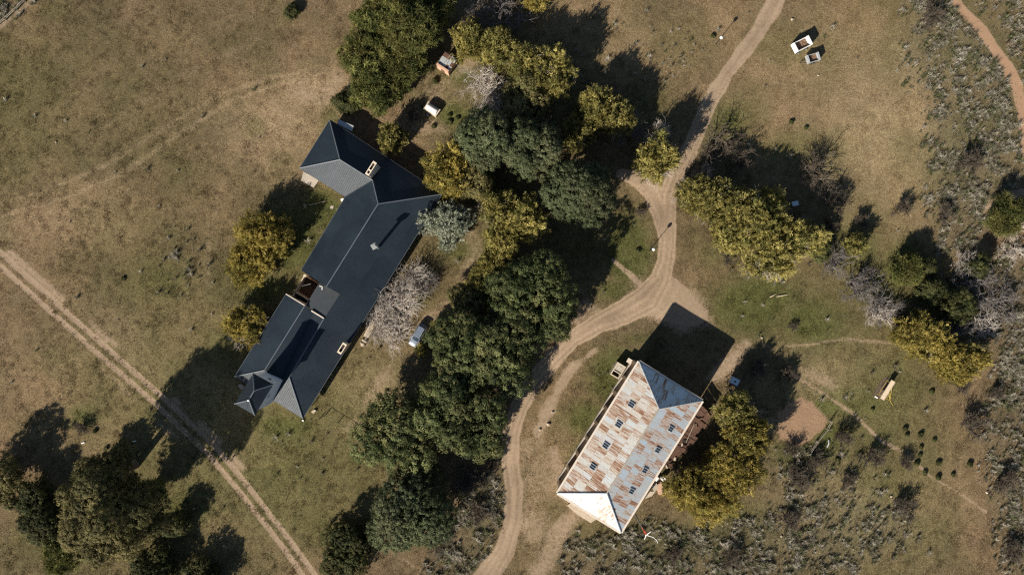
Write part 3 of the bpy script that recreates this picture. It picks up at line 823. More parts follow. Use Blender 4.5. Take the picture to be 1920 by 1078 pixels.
    # chimneys
    def chimney(cs, z0, z1, flues):
        P = [W(x, y, z1) for x, y in cs]
        c = sum(P, Vector()) / 4
        d = (P[0] - P[3]); L = d.length; d.normalize(); s = Vector((-d.y, d.x, 0)); w = abs((P[1] - P[0]).dot(s))
        Rm = Matrix((d, s, Vector((0, 0, 1)))).transposed()
        o = MB().box((c.x, c.y, (z0 + z1 - .5) / 2), (L * .92, w * .85, z1 - .5 - z0), M=Rm).build('chimney', M['chimney'], hs, True)
        rim = MB(); t_ = 0.16
        zc = z1 - .25
        for sg in (-1, 1):
            rim.box(Vector((c.x, c.y, zc)) + s * sg * (w / 2 - t_ / 2), (L, t_, .5), M=Rm)
            rim.box(Vector((c.x, c.y, zc)) + d * sg * (L / 2 - t_), (2 * t_, w - 2 * t_, .5), M=Rm)
        if flues == 2:
            rim.box(Vector((c.x, c.y, zc)) - d * L * .14, (0.25, w - 2 * t_, .5), M=Rm)
        k = rim.build('chimney_rim', M['chimney'], hs, True)
        MB().box((c.x, c.y, z1 - .42), (L - 4 * t_, w - 2 * t_, .06), M=Rm).build('flue', M['soot'], hs, True)
    chimney([(699.6, 302), (706.6, 305.7), (691.3, 330), (684.1, 326.3)], 4.0, 9.4, 2)
    chimney([(643, 642), (651, 645.6), (639, 664.6), (631.5, 660.5)], 2.6, 6.2, 1)
    # tall flue pipe with a square cowl on the long roof
    ft = W(701.6, 462, 10.0)
    MB().tube([(ft.x, ft.y, 6.0), (ft.x, ft.y, 9.8)], 0.26, 10).build('flue_pipe', M['galv'], hs, True)
    MB().box((ft.x, ft.y, 9.95), (0.95, 0.95, 0.5), 0.55).box((ft.x, ft.y, 10.25), (0.6, 0.6, 0.12), 0.55).build('cowl', M['grey_metal'], hs, True)
    # white folded flashing lying on the flat roof
    MB().box(W(602, 537, 6.32), (0.6, 0.14, 0.08), -0.1).box(W(604, 540, 6.32), (0.14, 0.7, 0.08), -0.1).build('white_flashing', M['white'], hs, True)
    return dict(hs=hs, a1=a1, rg=rg, NWs=NWs, l3=l3, l4=l4)
HOUSE = build_house()

# small yard between the two house blocks
def build_yard():
    p = [W(571, 516, 2.4), W(598, 533, 2.4), W(574, 571, 2.4), W(549, 555, 2.4)]
    o = empty('yard_enclosure', (p[0].x, p[0].y, 0))
    tag(o, 'small brown plank-floored yard walled in between the house wings', 'yard')
    MB().prism([(q.x, q.y) for q in ccw(inset(ccw([(q.x, q.y) for q in p]), .1) and [Vector((q.x, q.y)) for q in p])], -0.06, 0.06).build('floor', M['soot'], o, True)
    # planks
    d = (p[1] - p[0]); n = 14
    for i in range(n):
        a0 = p[0].lerp(p[3], (i + .05) / n * .82); b0 = p[1].lerp(p[2], (i + .05) / n * .82)
        a1 = p[0].lerp(p[3], (i + .93) / n * .82); b1 = p[1].lerp(p[2], (i + .93) / n * .82)
        MB().prism([(q.x, q.y) for q in ccw([a0, b0, b1, a1])], 0.07, 0.11 + 0.01 * (i % 3)).build('plank', M['wood'], o, True)
    for a, b, m in ((p[0], p[3], 'cream'), (p[3].lerp(p[0], .2), p[2].lerp(p[1], .2), 'cream'), (p[0], p[1], 'wood'), (p[1], p[2], 'pale_trim')):
        a2, b2 = Vector((a.x, a.y, 1.15)), Vector((b.x, b.y, 1.15))
        bar(a2, b2, 0.18 if m != 'wood' else .12, 2.4, M[m], 'yard_wall', o)
    MB().box((p[0].x + .1, p[0].y - .1, 1.35), (.45, .45, 2.8), .5).build('pillar', M['cream'], o, True)
    pole = MB().tube([W(566, 536.5, 2.55), W(582.5, 532.5, 2.55)], 0.09, 6).build('white_pole', M['white'], None)
    tag(pole, 'white pole lying across the walls of the small brown yard', 'pole')
build_yard()

# terraces, steps and small pieces round the house
def slab(name, label, px, z, mat, cat):
    pts = ccw([(W(x, y, z).x, W(x, y, z).y) for x, y in px])
    return tag(MB().prism(pts, -0.1, z).build(name, M[mat]), label, cat)
slab('concrete_terrace', 'pale concrete terrace under the west corner of the dark roof', [(569, 322), (598, 338), (588, 352), (564.5, 339)], 0.35, 'concrete', 'terrace')
slab('concrete_block', 'small pale block beside the inner corner of the dark roof', [(638, 374), (643, 371.5), (646, 376), (641, 379)], 0.7, 'white', 'block')
slab('garden_slab', 'small square paving slab in the grass beside the dark roof', [(620, 386), (626, 386), (624, 392), (618.5, 391)], 0.08, 'concrete', 'slab')
slab('timber_step', 'pale timber step below the tower', [(445, 723), (450, 718.5), (458.5, 725), (453, 731)], 0.4, 'grey_wood', 'step')
slab('stone_step', 'pale stone step at the south corner of the long roof', [(583, 772), (589, 767.5), (593, 770), (588, 775.5)], 0.35, 'stone', 'step')
slab('white_block', 'tiny white block below the south tip of the roof', [(566, 787), (569, 787), (569.5, 790), (566.5, 790)], 0.3, 'white', 'block')
slab('stone_path', 'short stone paved path under the bare shrubs by the house front', [(697, 601), (706, 604), (690, 634), (681, 630)], 0.10, 'stone', 'path')
def awning():
    o = empty('awning', W(648, 236, 0)); tag(o, 'grey sheet awning at the north corner of the dark roof', 'awning')
    p = [W(634, 224, 2.5), W(663, 236, 2.5), W(660, 247, 2.6), W(633, 233, 2.6)]
    roof_plane('sheet', p, p[1] - p[0], M['galv'], o, pitch=.3, amp=.02)
    for q in p: MB().tube([(q.x, q.y, -.1), (q.x, q.y, 2.48)], .05, 6).build('post', M['grey_wood'], o, True)
awning()
# rubble beside the path
rs = random.Random(5)
def stone_mb(c, r, rnd, sq=0.7):
    mb = MB().sphere(c, r, 7, 5, (1, rnd.uniform(.7, 1), sq))
    mb.v = [v + Vector((rnd.uniform(-1, 1), rnd.uniform(-1, 1), rnd.uniform(-1, 1))) * r * .22 for v in mb.v]
    return mb
for i, (x, y, r, w) in enumerate([(681, 637, .3, 'left of the path end'), (685, 640, .38, 'below the path end'), (678, 643, .28, 'nearest the dark roof'), (686, 635, .24, 'touching the path end'), (681, 646, .42, 'largest and lowest of the pile')]):
    p = W(x, y); tag(stone_mb((p.x, p.y, r * .4), r, rs).build('rubble_stone', M['stone']), 'pale rubble stone at the stone path, ' + w, 'stone', 'rubble stones by the house path')

# ------------------------------------------------------------------ the barn
def mat_tin():
    m, nt, b = new_mat('rusting_galvanised_roof_sheet')
    co = nd(nt, 'ShaderNodeTexCoord').outputs['Object']
    oi = nd(nt, 'ShaderNodeObjectInfo'); sep = nd(nt, 'ShaderNodeSeparateColor'); nt.links.new(oi.outputs['Color'], sep.inputs[0])
    mp = nd(nt, 'ShaderNodeMapping'); mp.inputs['Scale'].default_value = (2.6, 0.55, 1); nt.links.new(co, mp.inputs['Vector'])
    ofs = nd(nt, 'ShaderNodeCombineXYZ'); nt.links.new(mth(nt, 'MULTIPLY', oi.outputs['Random'], 97.0), ofs.inputs[0]); nt.links.new(mth(nt, 'MULTIPLY', oi.outputs['Random'], 41.0), ofs.inputs[1])
    nt.links.new(ofs.outputs[0], mp.inputs['Location'])
    v = mp.outputs[0]
    n1 = noise(nt, 1.6, 5, v, 0.65); n2 = noise(nt, 6.0, 4, v, 0.7)
    f = mth(nt, 'ADD', mth(nt, 'MULTIPLY', n1, .7), mth(nt, 'MULTIPLY', n2, .3))
    # rust grows with the sheet's own wear (object colour red)
    sxyz = nd(nt, 'ShaderNodeSeparateXYZ'); nt.links.new(co, sxyz.inputs[0])
    # rust runs in streaks down the slope; each sheet has its own wear (object colour red) and laps rust first
    st_ = nd(nt, 'ShaderNodeMapping'); st_.inputs['Scale'].default_value = (5.5, 0.38, 1); nt.links.new(co, st_.inputs['Vector'])
    nt.links.new(ofs.outputs[0], st_.inputs['Location'])
    streak = noise(nt, 1.0, 3, st_.outputs[0], .55)
    fs = mth(nt, 'ADD', mth(nt, 'MULTIPLY', streak, .66), mth(nt, 'ADD', mth(nt, 'MULTIPLY', n1, .22), mth(nt, 'MULTIPLY', n2, .12)))
    lap = ramp(nt, sxyz.outputs[1], [(0.0, .05), (0.25, 0.0)])
    rust = mth(nt, 'ADD', mth(nt, 'ADD', fs, lap), mth(nt, 'MULTIPLY', mth(nt, 'SUBTRACT', sep.outputs[0], 0.5), .62))
    rust = mth(nt, 'ADD', mth(nt, 'MULTIPLY', mth(nt, 'SUBTRACT', rust, .5), 1.35), .5)
    base = mixc(nt, n2, (0.42, 0.50, 0.56), (0.56, 0.63, 0.68))  # sky blue of the shaded barn end is tinted into this base
    base = mixc(nt, mth(nt, 'MULTIPLY', sep.outputs[1], 1.0), base, (0.54, 0.47, 0.37))
    c = mixc(nt, ramp(nt, rust, [(0.46, 0.0), (0.66, 0.85)]), base, mixc(nt, n2, (0.36, 0.21, 0.12), (0.48, 0.32, 0.20)))
    c = mixc(nt, ramp(nt, rust, [(0.58, 0.0), (0.78, 0.95)]), c, mixc(nt, n2, (0.13, 0.050, 0.028), (0.24, 0.10, 0.05)))
    nt.links.new(c, b.inputs['Base Color'])
    nt.links.new(ramp(nt, rust, [(0.5, 0.52), (0.7, 0.85)]), b.inputs['Roughness'])
    nt.links.new(ramp(nt, rust, [(0.5, 0.35), (0.65, 0.0)]), b.inputs['Metallic'])
    b.inputs['Specular IOR Level'].default_value = 0.3
    return m
M['tin'] = mat_tin()

def build_barn():
    ez = 8.3
    N, E_, S_, W_ = W(1197, 677, ez), W(1318, 752, ez), W(1163, 997, ez), W(1046, 925, ez)
    rN, rS = W(1237, 763, 11.7), W(1140, 922, 11.7)
    c = (N + E_ + S_ + W_) / 4
    av = ((N - W_) + (E_ - S_)) / 2; bv = ((E_ - N) + (S_ - W_)) / 2
    bv = (bv - av * (bv.dot(av) / av.dot(av))).normalized() * bv.length
    N, E_, S_, W_ = c + (av - bv) / 2, c + (av + bv) / 2, c + (-av + bv) / 2, c + (-av - bv) / 2
    hip = (av.length - (rN - rS).length) / 2
    rN = c + av.normalized() * (av.length / 2 - hip) + Vector((0, 0, 3.4)); rS = c - av.normalized() * (av.length / 2 - hip) + Vector((0, 0, 3.4))
    base = Vector((c.x, c.y, 0))
    bn = empty('barn', base); tag(bn, 'large old barn with a rust-streaked corrugated tin hip roof and tan walls', 'barn')
    rnd = random.Random(11)
    plan = ccw([(p.x, p.y) for p in (N, E_, S_, W_)])
    # roof deck under the sheets
    deck = MB(); dn = Vector((0, 0, .10))
    for f in ([N, rN, rS, W_], [E_, S_, rS, rN], [N, E_, rN], [S_, W_, rS]):
        deck.add([p - dn for p in f], [tuple(range(len(f)))])
    roof = deck.build('roof', M['soot'], bn, True)
    frames = []
    full = {}
    def sheets(pts, e0, e1, tone, wear):
        """lay corrugated sheets over one plane; sub-parts of the roof"""
        o = e0.copy(); u = (e1 - e0).normalized(); n = Vector((0, 0, 0))
        for i in range(len(pts)): n += (pts[i] - o).cross(pts[(i + 1) % len(pts)] - o)
        n.normalize()
        if n.z < 0: n = -n
        v = n.cross(u)
        if v.z < 0: v = -v
        uv = [((p - o).dot(u), (p - o).dot(v)) for p in pts]
        Lu = max(a for a, _ in uv); Lv = max(b for _, b in uv)
        frames.append((o, u, v, n))
        Rm = Matrix((u, v, u.cross(v))).transposed().to_4x4()
        sw = Lu / round(Lu / 0.86); rows = 4 if Lu > 20 else 3; sh = Lv / rows
        nstrip = 12
        def vr(x):
            ys = []
            for i in range(len(uv)):
                (xa, ya), (xb, yb) = uv[i], uv[(i + 1) % len(uv)]
                if abs(xb - xa) < 1e-9: continue
                t = (x - xa) / (xb - xa)
                if -1e-9 <= t <= 1 + 1e-9: ys.append(ya + t * (yb - ya))
            return (min(ys), max(ys)) if ys else (0, 0)
        for ci in range(int(round(Lu / sw))):
            for r in range(rows):
                u0 = ci * sw; v0 = r * sh - (0.12 if r else 0.0); v1 = (r + 1) * sh
                vs_, fs = [], []; whole = True
                for k in range(nstrip + 1):
                    x = min(max(u0 + sw * k / nstrip, 1e-4), Lu - 1e-4)
                    lo, hi = vr(x)
                    a, b = max(lo, v0), min(hi, v1)
                    if lo > v0 + 1e-4 or hi < v1 - 1e-4: whole = False
                    if b < a: a = b = (a + b) / 2 if b > a - .01 else max(min(hi, v1), v0)
                    z = 0.014 * r + 0.022 * (k % 2)
                    vs_ += [(sw * k / nstrip, a - v0, z), (sw * k / nstrip, b - v0, z)]
                area = 0
                for k in range(nstrip):
                    h0 = vs_[2 * k + 1][1] - vs_[2 * k][1]; h1 = vs_[2 * k + 3][1] - vs_[2 * k + 2][1]
                    if max(h0, h1) > 1e-3: fs.append((2 * k, 2 * k + 2, 2 * k + 3, 2 * k + 1)); area += (h0 + h1) / 2 * sw / nstrip
                if area < 0.06: continue
                key = (round(sw, 4), round(sh, 4), r)
                if whole and key in full: me = full[key]
                else:
                    me = bpy.data.meshes.new('roof_sheet'); me.from_pydata(vs_, [], fs); me.materials.append(M['tin']); me.update()
                    if whole: full[key] = me
                ob = bpy.data.objects.new('roof_sheet', me); col.objects.link(ob); ob.parent = roof
                T = Matrix.Translation(o + u * u0 + v * v0 - base) @ Rm @ Matrix.Rotation(rnd.uniform(-.004, .004), 4, 'Z')
                ob.matrix_local = T
                w = rnd.random()
                wr = wear + (0.15 if w < .32 else (0.05 if w < .6 else -0.07)) * (1 if wear > .4 else .45)
                ob.color = (max(0, min(1, wr + rnd.uniform(-.06, .06))), min(1, max(0, tone + rnd.uniform(-.2, .2))), rnd.random(), 1)
    sheets([N, rN, rS, W_], W_, N, 0.50, 0.54)
    sheets([E_, S_, rS, rN], E_, S_, 0.15, 0.54)
    sheets([N, E_, rN], N, E_, 0.0, 0.44)  # lowest tone keeps the painted-in sky blue on the end turned from the sun
    sheets([S_, W_, rS], S_, W_, 0.35, 0.41)
    for p, q in ((rN, rS), (N, rN), (E_, rN), (S_, rS), (W_, rS)):
        MB().tube([p + Vector((0, 0, .05)), q + Vector((0, 0, .05))], 0.14, 8).build('ridge_cap', M['galv'] if p is not rN else M['concrete'], bn, True)
    for p, q in ((N, E_), (E_, S_), (S_, W_), (W_, N)):
        d = q - p; d.normalize(); nn = Vector((d.y, -d.x, 0)); nn = nn if nn.dot(p - base) > 0 else -nn
        bar(p + nn * .12 - Vector((0, 0, .06)), q + nn * .12 - Vector((0, 0, .06)), 0.34, 0.22, M['pale_trim'], 'eaves_cornice', bn)
    # walls
    q = inset(plan, 0.55)
    MB().prism(q, -0.1, ez - 0.22).build('wall', M['tan_wall'], bn, True)
    qv = [Vector((p[0], p[1], 0)) for p in q]
    for i in range(4):
        a, b = qv[i], qv[(i + 1) % 4]; d = (b - a).normalized(); nn = Vector((d.y, -d.x, 0)); L = (b - a).length
        k = 8 if L > 20 else 4
        for j in range(k + 1):
            p = a.lerp(b, (j + .02) / (k + .04))
            MB().box((p.x, p.y, 3.9) , (0.55, 0.75, 8.0), math.atan2(d.y, d.x)).build('pilaster', M['tan_wall'], bn, True)
        for j in range(k):
            p = a.lerp(b, (j + .5) / k)
            if j % 4 == 2:
                MB().box((p.x + nn.x * .02, p.y + nn.y * .02, 1.6), (1.9, .10, 3.2), math.atan2(d.y, d.x)).build('door', M['wood'], bn, True)
            else:
                window(bn, p, d, 1.1, 1.6, 4.4, nrm=nn, mat='pale_trim')
        bar(a + nn * .2 + Vector((0, 0, .4)), b + nn * .2 + Vector((0, 0, .4)), 0.5, 0.9, M['concrete'], 'plinth', bn)
    # skylights
    for k, lst in ((0, [(1184, 758.5), (1160, 796), (1136, 835.5), (1112, 875)]), (1, [(1257, 803.5), (1232.5, 843), (1208.4, 881), (1183.5, 920)])):
        o, u, v, n = frames[k]
        for x, y in lst:
            z = 10.0
            for _ in range(8):
                p = W(x, y, z); z = o.z - ((p - o).x * n.x + (p - o).y * n.y) / n.z
            p = W(x, y, z) + n * 0.12
            Rm = Matrix((u, v, u.cross(v))).transposed()
            f = MB()
            for s in (-1, 1):
                f.box(p + u * s * .43, (.08, 1.2, .12), M=Rm); f.box(p + v * s * .56, (.78, .08, .12), M=Rm)
            f.box(p, (.06, 1.04, .11), M=Rm)
            so = f.build('skylight', M['galv'], bn, True)
            for s in (-1, 1):
                g = MB().box(p + u * s * .21 - base, (.36, 1.04, .05), M=Rm).build('pane', M['glass'], so)
    return bn
BARN = build_barn()
# ------------------------------------------------------------------ things standing round the barn and the house
def local_thing(name, label, cat, px, py, ang, z=0.0, group=None):
    """Empty at a photograph position; ang = heading in the picture plane, degrees counterclockwise from +x"""
    o = empty(name, W(px, py, z) if z == 0 else Vector((W(px, py, z).x, W(px, py, z).y, 0)), math.radians(ang))
    return tag(o, label, cat, group)

# barn: outhouse at the north corner
def outhouse():
    o = local_thing('outhouse', 'small roofless masonry outhouse against the north corner of the barn', 'outhouse', 1158.5, 694.5, -31, 1.6)
    mb = MB()
    for sx in (-1, 1): mb.box((sx * .82, 0, .9), (.2, 2.7, 2.0))
    for sy, h in ((-1.25, 1.6), (-.35, 2.0), (1.25, 2.0)): mb.box((0, sy, h / 2 - .1), (1.44, .2, h))
    mb.build('wall', M['cream'], o)
    MB().box((0, .45, 1.7), (1.5, 1.5, .1)).build('slab_roof', M['concrete'], o)
    for s in (-.2, .15): MB().tube([(s, .1, 1.84), (s + .1, .8, 1.84)], .05, 6).build('white_pipe', M['white'], o)
    b = local_thing('masonry_block', 'pale square masonry block beside the barn outhouse', 'block', 1180, 676.5, -31, 1.2)
    MB().box((0, 0, .6), (.8, .75, 1.4)).build('block_body', M['concrete'], b)
    MB().box((0, 0, 1.34), (.9, .85, .1)).build('coping', M['pale_trim'], b)
outhouse()

# rusty lean-to along the far long side of the barn
def lean_to():
    o = empty('lean_to', (W(1300, 812, 2.5).x, W(1300, 812, 2.5).y, 0)); tag(o, 'collapsing rusty iron lean-to along the shaded long side of the barn', 'lean-to')
    rnd = random.Random(4)
    a, b = W(1312, 757, 3.2), W(1240, 872, 3.2)
    a2, b2 = W(1338, 779, 2.5), W(1262, 878, 2.4)
    n = 17
    for i in range(n):
        t0, t1 = i / n, (i + 1.12) / n
        z = rnd.uniform(-.10, .10); sh = rnd.uniform(-.6, .35) - (0.8 if i > 12 else 0)
        p = [a.lerp(b, t0), a.lerp(b, t1), a2.lerp(b2, t1), a2.lerp(b2, t0)]
        d = (p[3] - p[0]).normalized()
        p[2] = p[2] + d * sh; p[3] = p[3] + d * sh
        p = [q + Vector((0, 0, z + (.03 if i % 2 else 0))) for q in p]
        roof_plane('rusty_sheet', p, p[1] - p[0], M['rust'], o, pitch=.2, amp=.02)
    for i in range(5):
        q = a2.lerp(b2, (i + .3) / 5); MB().tube([(q.x - .4, q.y + .2, -.1), (q.x - .4, q.y + .2, 2.4)], .09, 6).build('post', M['grey_wood'], o, True)
    MB().tube([W(1302, 795, 3.3), W(1286, 830, 3.25)], .07, 6).build('loose_pole', M['grey_wood'], o, True)
    for i in range(9):
        t = rnd.random(); q = a.lerp(b, t).lerp(a2.lerp(b2, t), rnd.uniform(.3, .9)) + Vector((0, 0, .22))
        MB().box(q, (rnd.uniform(.3, 1.1), rnd.uniform(.2, .5), .1), rnd.uniform(0, 3)).build('loose_board', M['soot' if i % 3 == 0 else ('stone' if i % 3 == 1 else 'wood')], o, True)
lean_to()

# clutter by the barn's lower long side
def barrel(name, label, x, y, r, h, mat, group=None):
    p = W(x, y, h)
    o = empty(name, (p.x, p.y, 0)); tag(o, label, 'barrel', group)
    MB().tube([(0, 0, -.05), (0, 0, h * .33), (0, 0, h * .66), (0, 0, h)], [r * .95, r, r, r * .95], 14).build('barrel_body', M[mat], o)
    for k in (.3, .65): MB().tube([(0, 0, h * k - .03), (0, 0, h * k + .03)], r * 1.05, 14).build('hoop', M[mat], o)
    MB().tube([(0, 0, h + .003), (0, 0, h + .04)], [r * .8, r * .75], 12).build('lid', M[mat], o)
barrel('water_barrel', 'round pale water barrel beside the barn, nearest the golden trees', 1244.5, 898, .42, 1.1, 'white')
slab('concrete_trough', 'grey concrete slab against the lower long wall of the barn', [(1222, 912), (1231, 905), (1236, 914), (1227, 922)], .5, 'concrete', 'trough')
slab('white_slab', 'white slab leaning by the barn wall beside the pale barrel', [(1228, 898), (1233, 893.5), (1237, 898), (1231, 904)], .6, 'white', 'slab')
slab('rubble_heap', 'long pale rubble heap between the barn and the golden trees', [(1235, 907), (1240, 903), (1243, 915), (1240, 928), (1235, 927), (1233, 917)], .7, 'salmon', 'heap')
slab('cement_apron', 'pale triangular cement apron on the ground beside the barn', [(1209, 935), (1219, 921), (1229, 921), (1222, 930)], .06, 'stone', 'apron')
slab('stone_footing', 'pale broken stone footing along the white end of the barn', [(1063, 947), (1072, 942), (1120, 972), (1108, 980), (1082, 964)], .25, 'stone', 'footing')

# wind charger
def wind_turbine():
    b = W(1187, 957); o = empty('wind_turbine', b); tag(o, 'tall mast with a small red and white wind turbine behind the barn', 'turbine')
    MB().tube([(0, 0, -.1), (0, 0, 6.5), (0, 0, 12.6)], [.16, .12, .07], 8).build('mast', M['grey_metal'], o)
    top = Vector((0, 0, 12.8))
    MB().box(top, (.3, .7, .3), .5).tube([top, top + Vector((-.5, .9, 0))], .06, 6).build('nacelle', M['red'], o)
    MB().box(top + Vector((-.45, .85, .1)), (.06, .6, .6), .5).build('tail_vane', M['red'], o)
    hub = top + Vector((.25, -.45, 0))
    MB().sphere(hub, .17, 8, 6).build('hub', M['white'], o)
    for pts in ([(0, 0, 0), (.75, .75, .5)], [(0, 0, 0), (-.25, -1.0, -.55)], [(0, 0, 0), (1.2, -.35, .2), (1.75, -.85, .25), (1.95, -1.35, .2)]):
        MB().tube([hub + Vector(p) for p in pts], [.08] + [.05] * (len(pts) - 2) + [.035], 6).build('blade', M['white'], o)
wind_turbine()

# pale blue water tank in the shade
def tank():
    o = local_thing('water_tank', 'pale blue square water tank in the shade east of the barn', 'tank', 1378.5, 715, -28, 1.2)
    MB().box((0, 0, .5), (1.7, 1.35, 1.1)).build('tank_body', M['grey_metal'], o)
    MB().box((0, 0, 1.1), (1.5, 1.15, .12)).build('tank_top', M['blue_white'], o)
    MB().tube([(0, 0, 1.17), (0, 0, 1.28)], .16, 10).build('filler_cap', M['dark_metal'], o)
tank()

# two trailers on the upper right pasture
def trailer(name, label, px, py, ang, L, w, h, z0, m_out, m_end, load, drawbar):
    o = local_thing(name, label, 'trailer', px, py, ang, z0 + h * .6)
    MB().box((0, 0, z0 + .05), (L, w, .1)).build('bed', M['wood'], o)
    for s in (-1, 1):
        MB().box((0, s * (w / 2 - .04), z0 + h / 2), (L - .5, .08, h)).build('side_panel', M[m_out], o)
        MB().box((s * (L / 2 - .16), 0, z0 + h / 2 + .06), (.32, w + .06, h + .12)).build('end_panel', M[m_end], o)
        for sx in ((-.25, .25) if L > 2.6 else (0,)):
            wh = MB().tube([(sx * L, s * (w / 2 + .02), .36), (sx * L, s * (w / 2 + .2), .36)], .36, 14).build('wheel', M['tyre'], o)
            MB().tube([(sx * L, s * (w / 2 + .19), .36), (sx * L, s * (w / 2 + .22), .36)], .18, 10).build('rim', M[m_out], wh)
    MB().box((0, 0, z0 - .06), (L * .9, .5, .12)).build('chassis', M['dark_metal'], o)
    rnd = random.Random(L)
    mb = MB()
    nx, ny = 9, 6
    vs_ = [(-(L - .7) / 2 + (L - .7) * i / nx, -(w - .2) / 2 + (w - .2) * j / ny, z0 + h * (.18 + .22 * rnd.random())) for i in range(nx + 1) for j in range(ny + 1)]
    mb.add(vs_, [(i * (ny + 1) + j, (i + 1) * (ny + 1) + j, (i + 1) * (ny + 1) + j + 1, i * (ny + 1) + j + 1) for i in range(nx) for j in range(ny)])
    mb.build('load', M[load], o)
    if drawbar:
        MB().tube([(-L / 2, .35, z0), (-L / 2 - 1.0, 0, .35)], .05, 6).tube([(-L / 2, -.35, z0), (-L / 2 - 1.0, 0, .35)], .05, 6).tube([(-L / 2 - 1.0, 0, .38), (-L / 2 - 1.0, 0, -.05)], .04, 6).build('drawbar', M['dark_metal'], o)
    return o
trailer('feed_wagon', 'larger open wagon with white end boards and a brown load', 1503.3, 84, 27, 3.25, 1.75, 1.2, .7, 'white', 'white', 'hay', False)
trailer('cart', 'smaller grey two wheeled cart with a drawbar, beside the white wagon', 1524, 109.5, 17, 2.35, 1.45, .8, .6, 'grey_metal', 'galv', 'hay', True)

# cream trough board on yellow trestles
def slide():
    o = local_thing('playground_slide', 'cream plank chute on a yellow tubular frame standing in the pasture', 'slide', 1664, 731, 58, 1.2)
    MB().box((0, 0, 1.2), (4.0, .75, .08)).build('chute', M['cream_wood'], o)
    for s in (-1, 1): MB().box((0, s * .4, 1.28), (4.0, .06, .2)).build('side_rail', M['cream_wood'], o)
    for p, q in (((1.0, -.42, 1.15), (-1.25, -2.0, .05)), ((-.2, -.42, 1.15), (-1.25, -2.0, .05)), ((-1.5, -.42, 1.15), (-1.25, -2.0, .05)), ((-1.25, -2.0, .05), (-1.75, -3.0, .02)), ((.1, -1.1, .7), (-1.3, -1.0, .6)),
                 ((-1.5, .42, 1.15), (-1.5, .75, -.1)), ((1.5, .42, 1.15), (1.5, .75, -.1)), ((-1.2, .8, .8), (1.2, .8, .8)), ((1.7, -.3, 1.15), (1.7, -.3, -.1)), ((-1.8, -.3, 1.15), (-1.8, -.3, -.1))):
        MB().tube([p, q], .04, 6).build('frame_tube', M['yellow'], o)
    MB().box((-2.1, .55, .05), (.25, .6, .2)).build('foot_block', M['white'], o)
slide()
tag(MB().prism([(p.x, p.y) for p in ccw(wlist([(1636, 740), (1650, 716), (1660, 705), (1668, 712), (1655, 738), (1646, 750)]))], -.1, .02).build('dark_ground_strip', M['dark_ground']), 'dark brown strip of ground beside the plank chute', 'earth', None)  # thin dark brown sheet laid on the ground beside the chute

# small hut with a parapet and the white vaulted oven
def hut():
    o = local_thing('brick_hut', 'small hut with a salmon parapet wall and a patched tin roof under the pines', 'hut', 837.5, 117, -33, 2.4)
    MB().box((0, 0, 1.1), (2.35, 2.3, 2.4)).build('wall', M['salmon'], o)
    MB().box((0, -1.3, 1.35), (2.6, .34, 2.9)).build('parapet', M['salmon'], o)
    rnd = random.Random(8)
    for i in range(5):
        for j in range(3):
            MB().box((-1.04 + .52 * i, -.7 + .85 * j, 2.38 + .02 * j + .01 * (i % 2)), (.52, .9, .03), rnd.uniform(-.02, .02)).build('roof_sheet', M['rust' if (j == 2 and i < 3) or rnd.random() < .12 else 'galv'], o)
    for x in (-.1, .35): MB().tube([(x - .2, -.6, 2.5), (x, 1.75, 2.55)], .05, 6).build('loose_pole', M['grey_wood'], o)
    MB().box((0, -1.48, .95), (.8, .05, 1.9)).build('door', M['wood'], o)
hut()
def oven():
    o = local_thing('garden_oven', 'white vaulted outdoor oven on a cream base in the yard north of the house', 'oven', 809.5, 204, -33, 1.5)
    MB().box((0, 0, .45), (2.5, 1.5, 1.1)).build('base', M['cream'], o)
    mb = MB(); n = 8
    vs_, fs = [], []
    for k, x in enumerate((-1.08, 1.08)):
        for i in range(n + 1):
            a = math.pi * i / n
            vs_.append((x, .58 * math.cos(a), 1.0 + .62 * math.sin(a)))
    fs = [(i, i + 1, n + 2 + i, n + 1 + i) for i in range(n)] + [tuple(range(n + 1)), tuple(range(2 * n + 1, n, -1))]
    mb.add(vs_, fs).build('vault', M['white'], o)
    for x in (-.45, 0, .45): MB().box((x, .2, 1.6), (.12, .12, .14)).build('vent', M['grey_metal'], o)
    MB().box((-.2, -.95, .35), (.5, .5, .8)).build('grate', M['dark_metal'], o)
    MB().box((-.2, -1.35, .3), (.4, .12, .7)).build('steel_plate', M['galv'], o)
    for sx in (-1, 1): MB().box((sx * 1.3, 0, .5), (.12, 1.6, 1.2)).build('side_wall', M['pale_trim'], o)
oven()

# globe lamps
def lamp(label, hx, hy):
    h = 3.9; p = W(hx, hy, h)
    o = empty('garden_lamp', (p.x, p.y, 0)); tag(o, label, 'lamp', 'white globe lamps along the driveway')
    MB().tube([(0, 0, -.1), (0, 0, .25), (0, 0, .26), (0, 0, h - .3)], [.11, .11, .06, .05], 8).build('post', M['dark_metal'], o)
    MB().tube([(0, 0, h - .34), (0, 0, h - .26)], [.14, .18], 10).build('collar', M['dark_metal'], o)
    MB().sphere((0, 0, h), .31, 16, 10).build('globe', M['globe'], o, smooth=True)
lamp('white globe lamp on a dark post inside the driveway loop', 1225.5, 467.5)
lamp('white globe lamp on a dark post on the grass left of the upper driveway', 1352.5, 71)

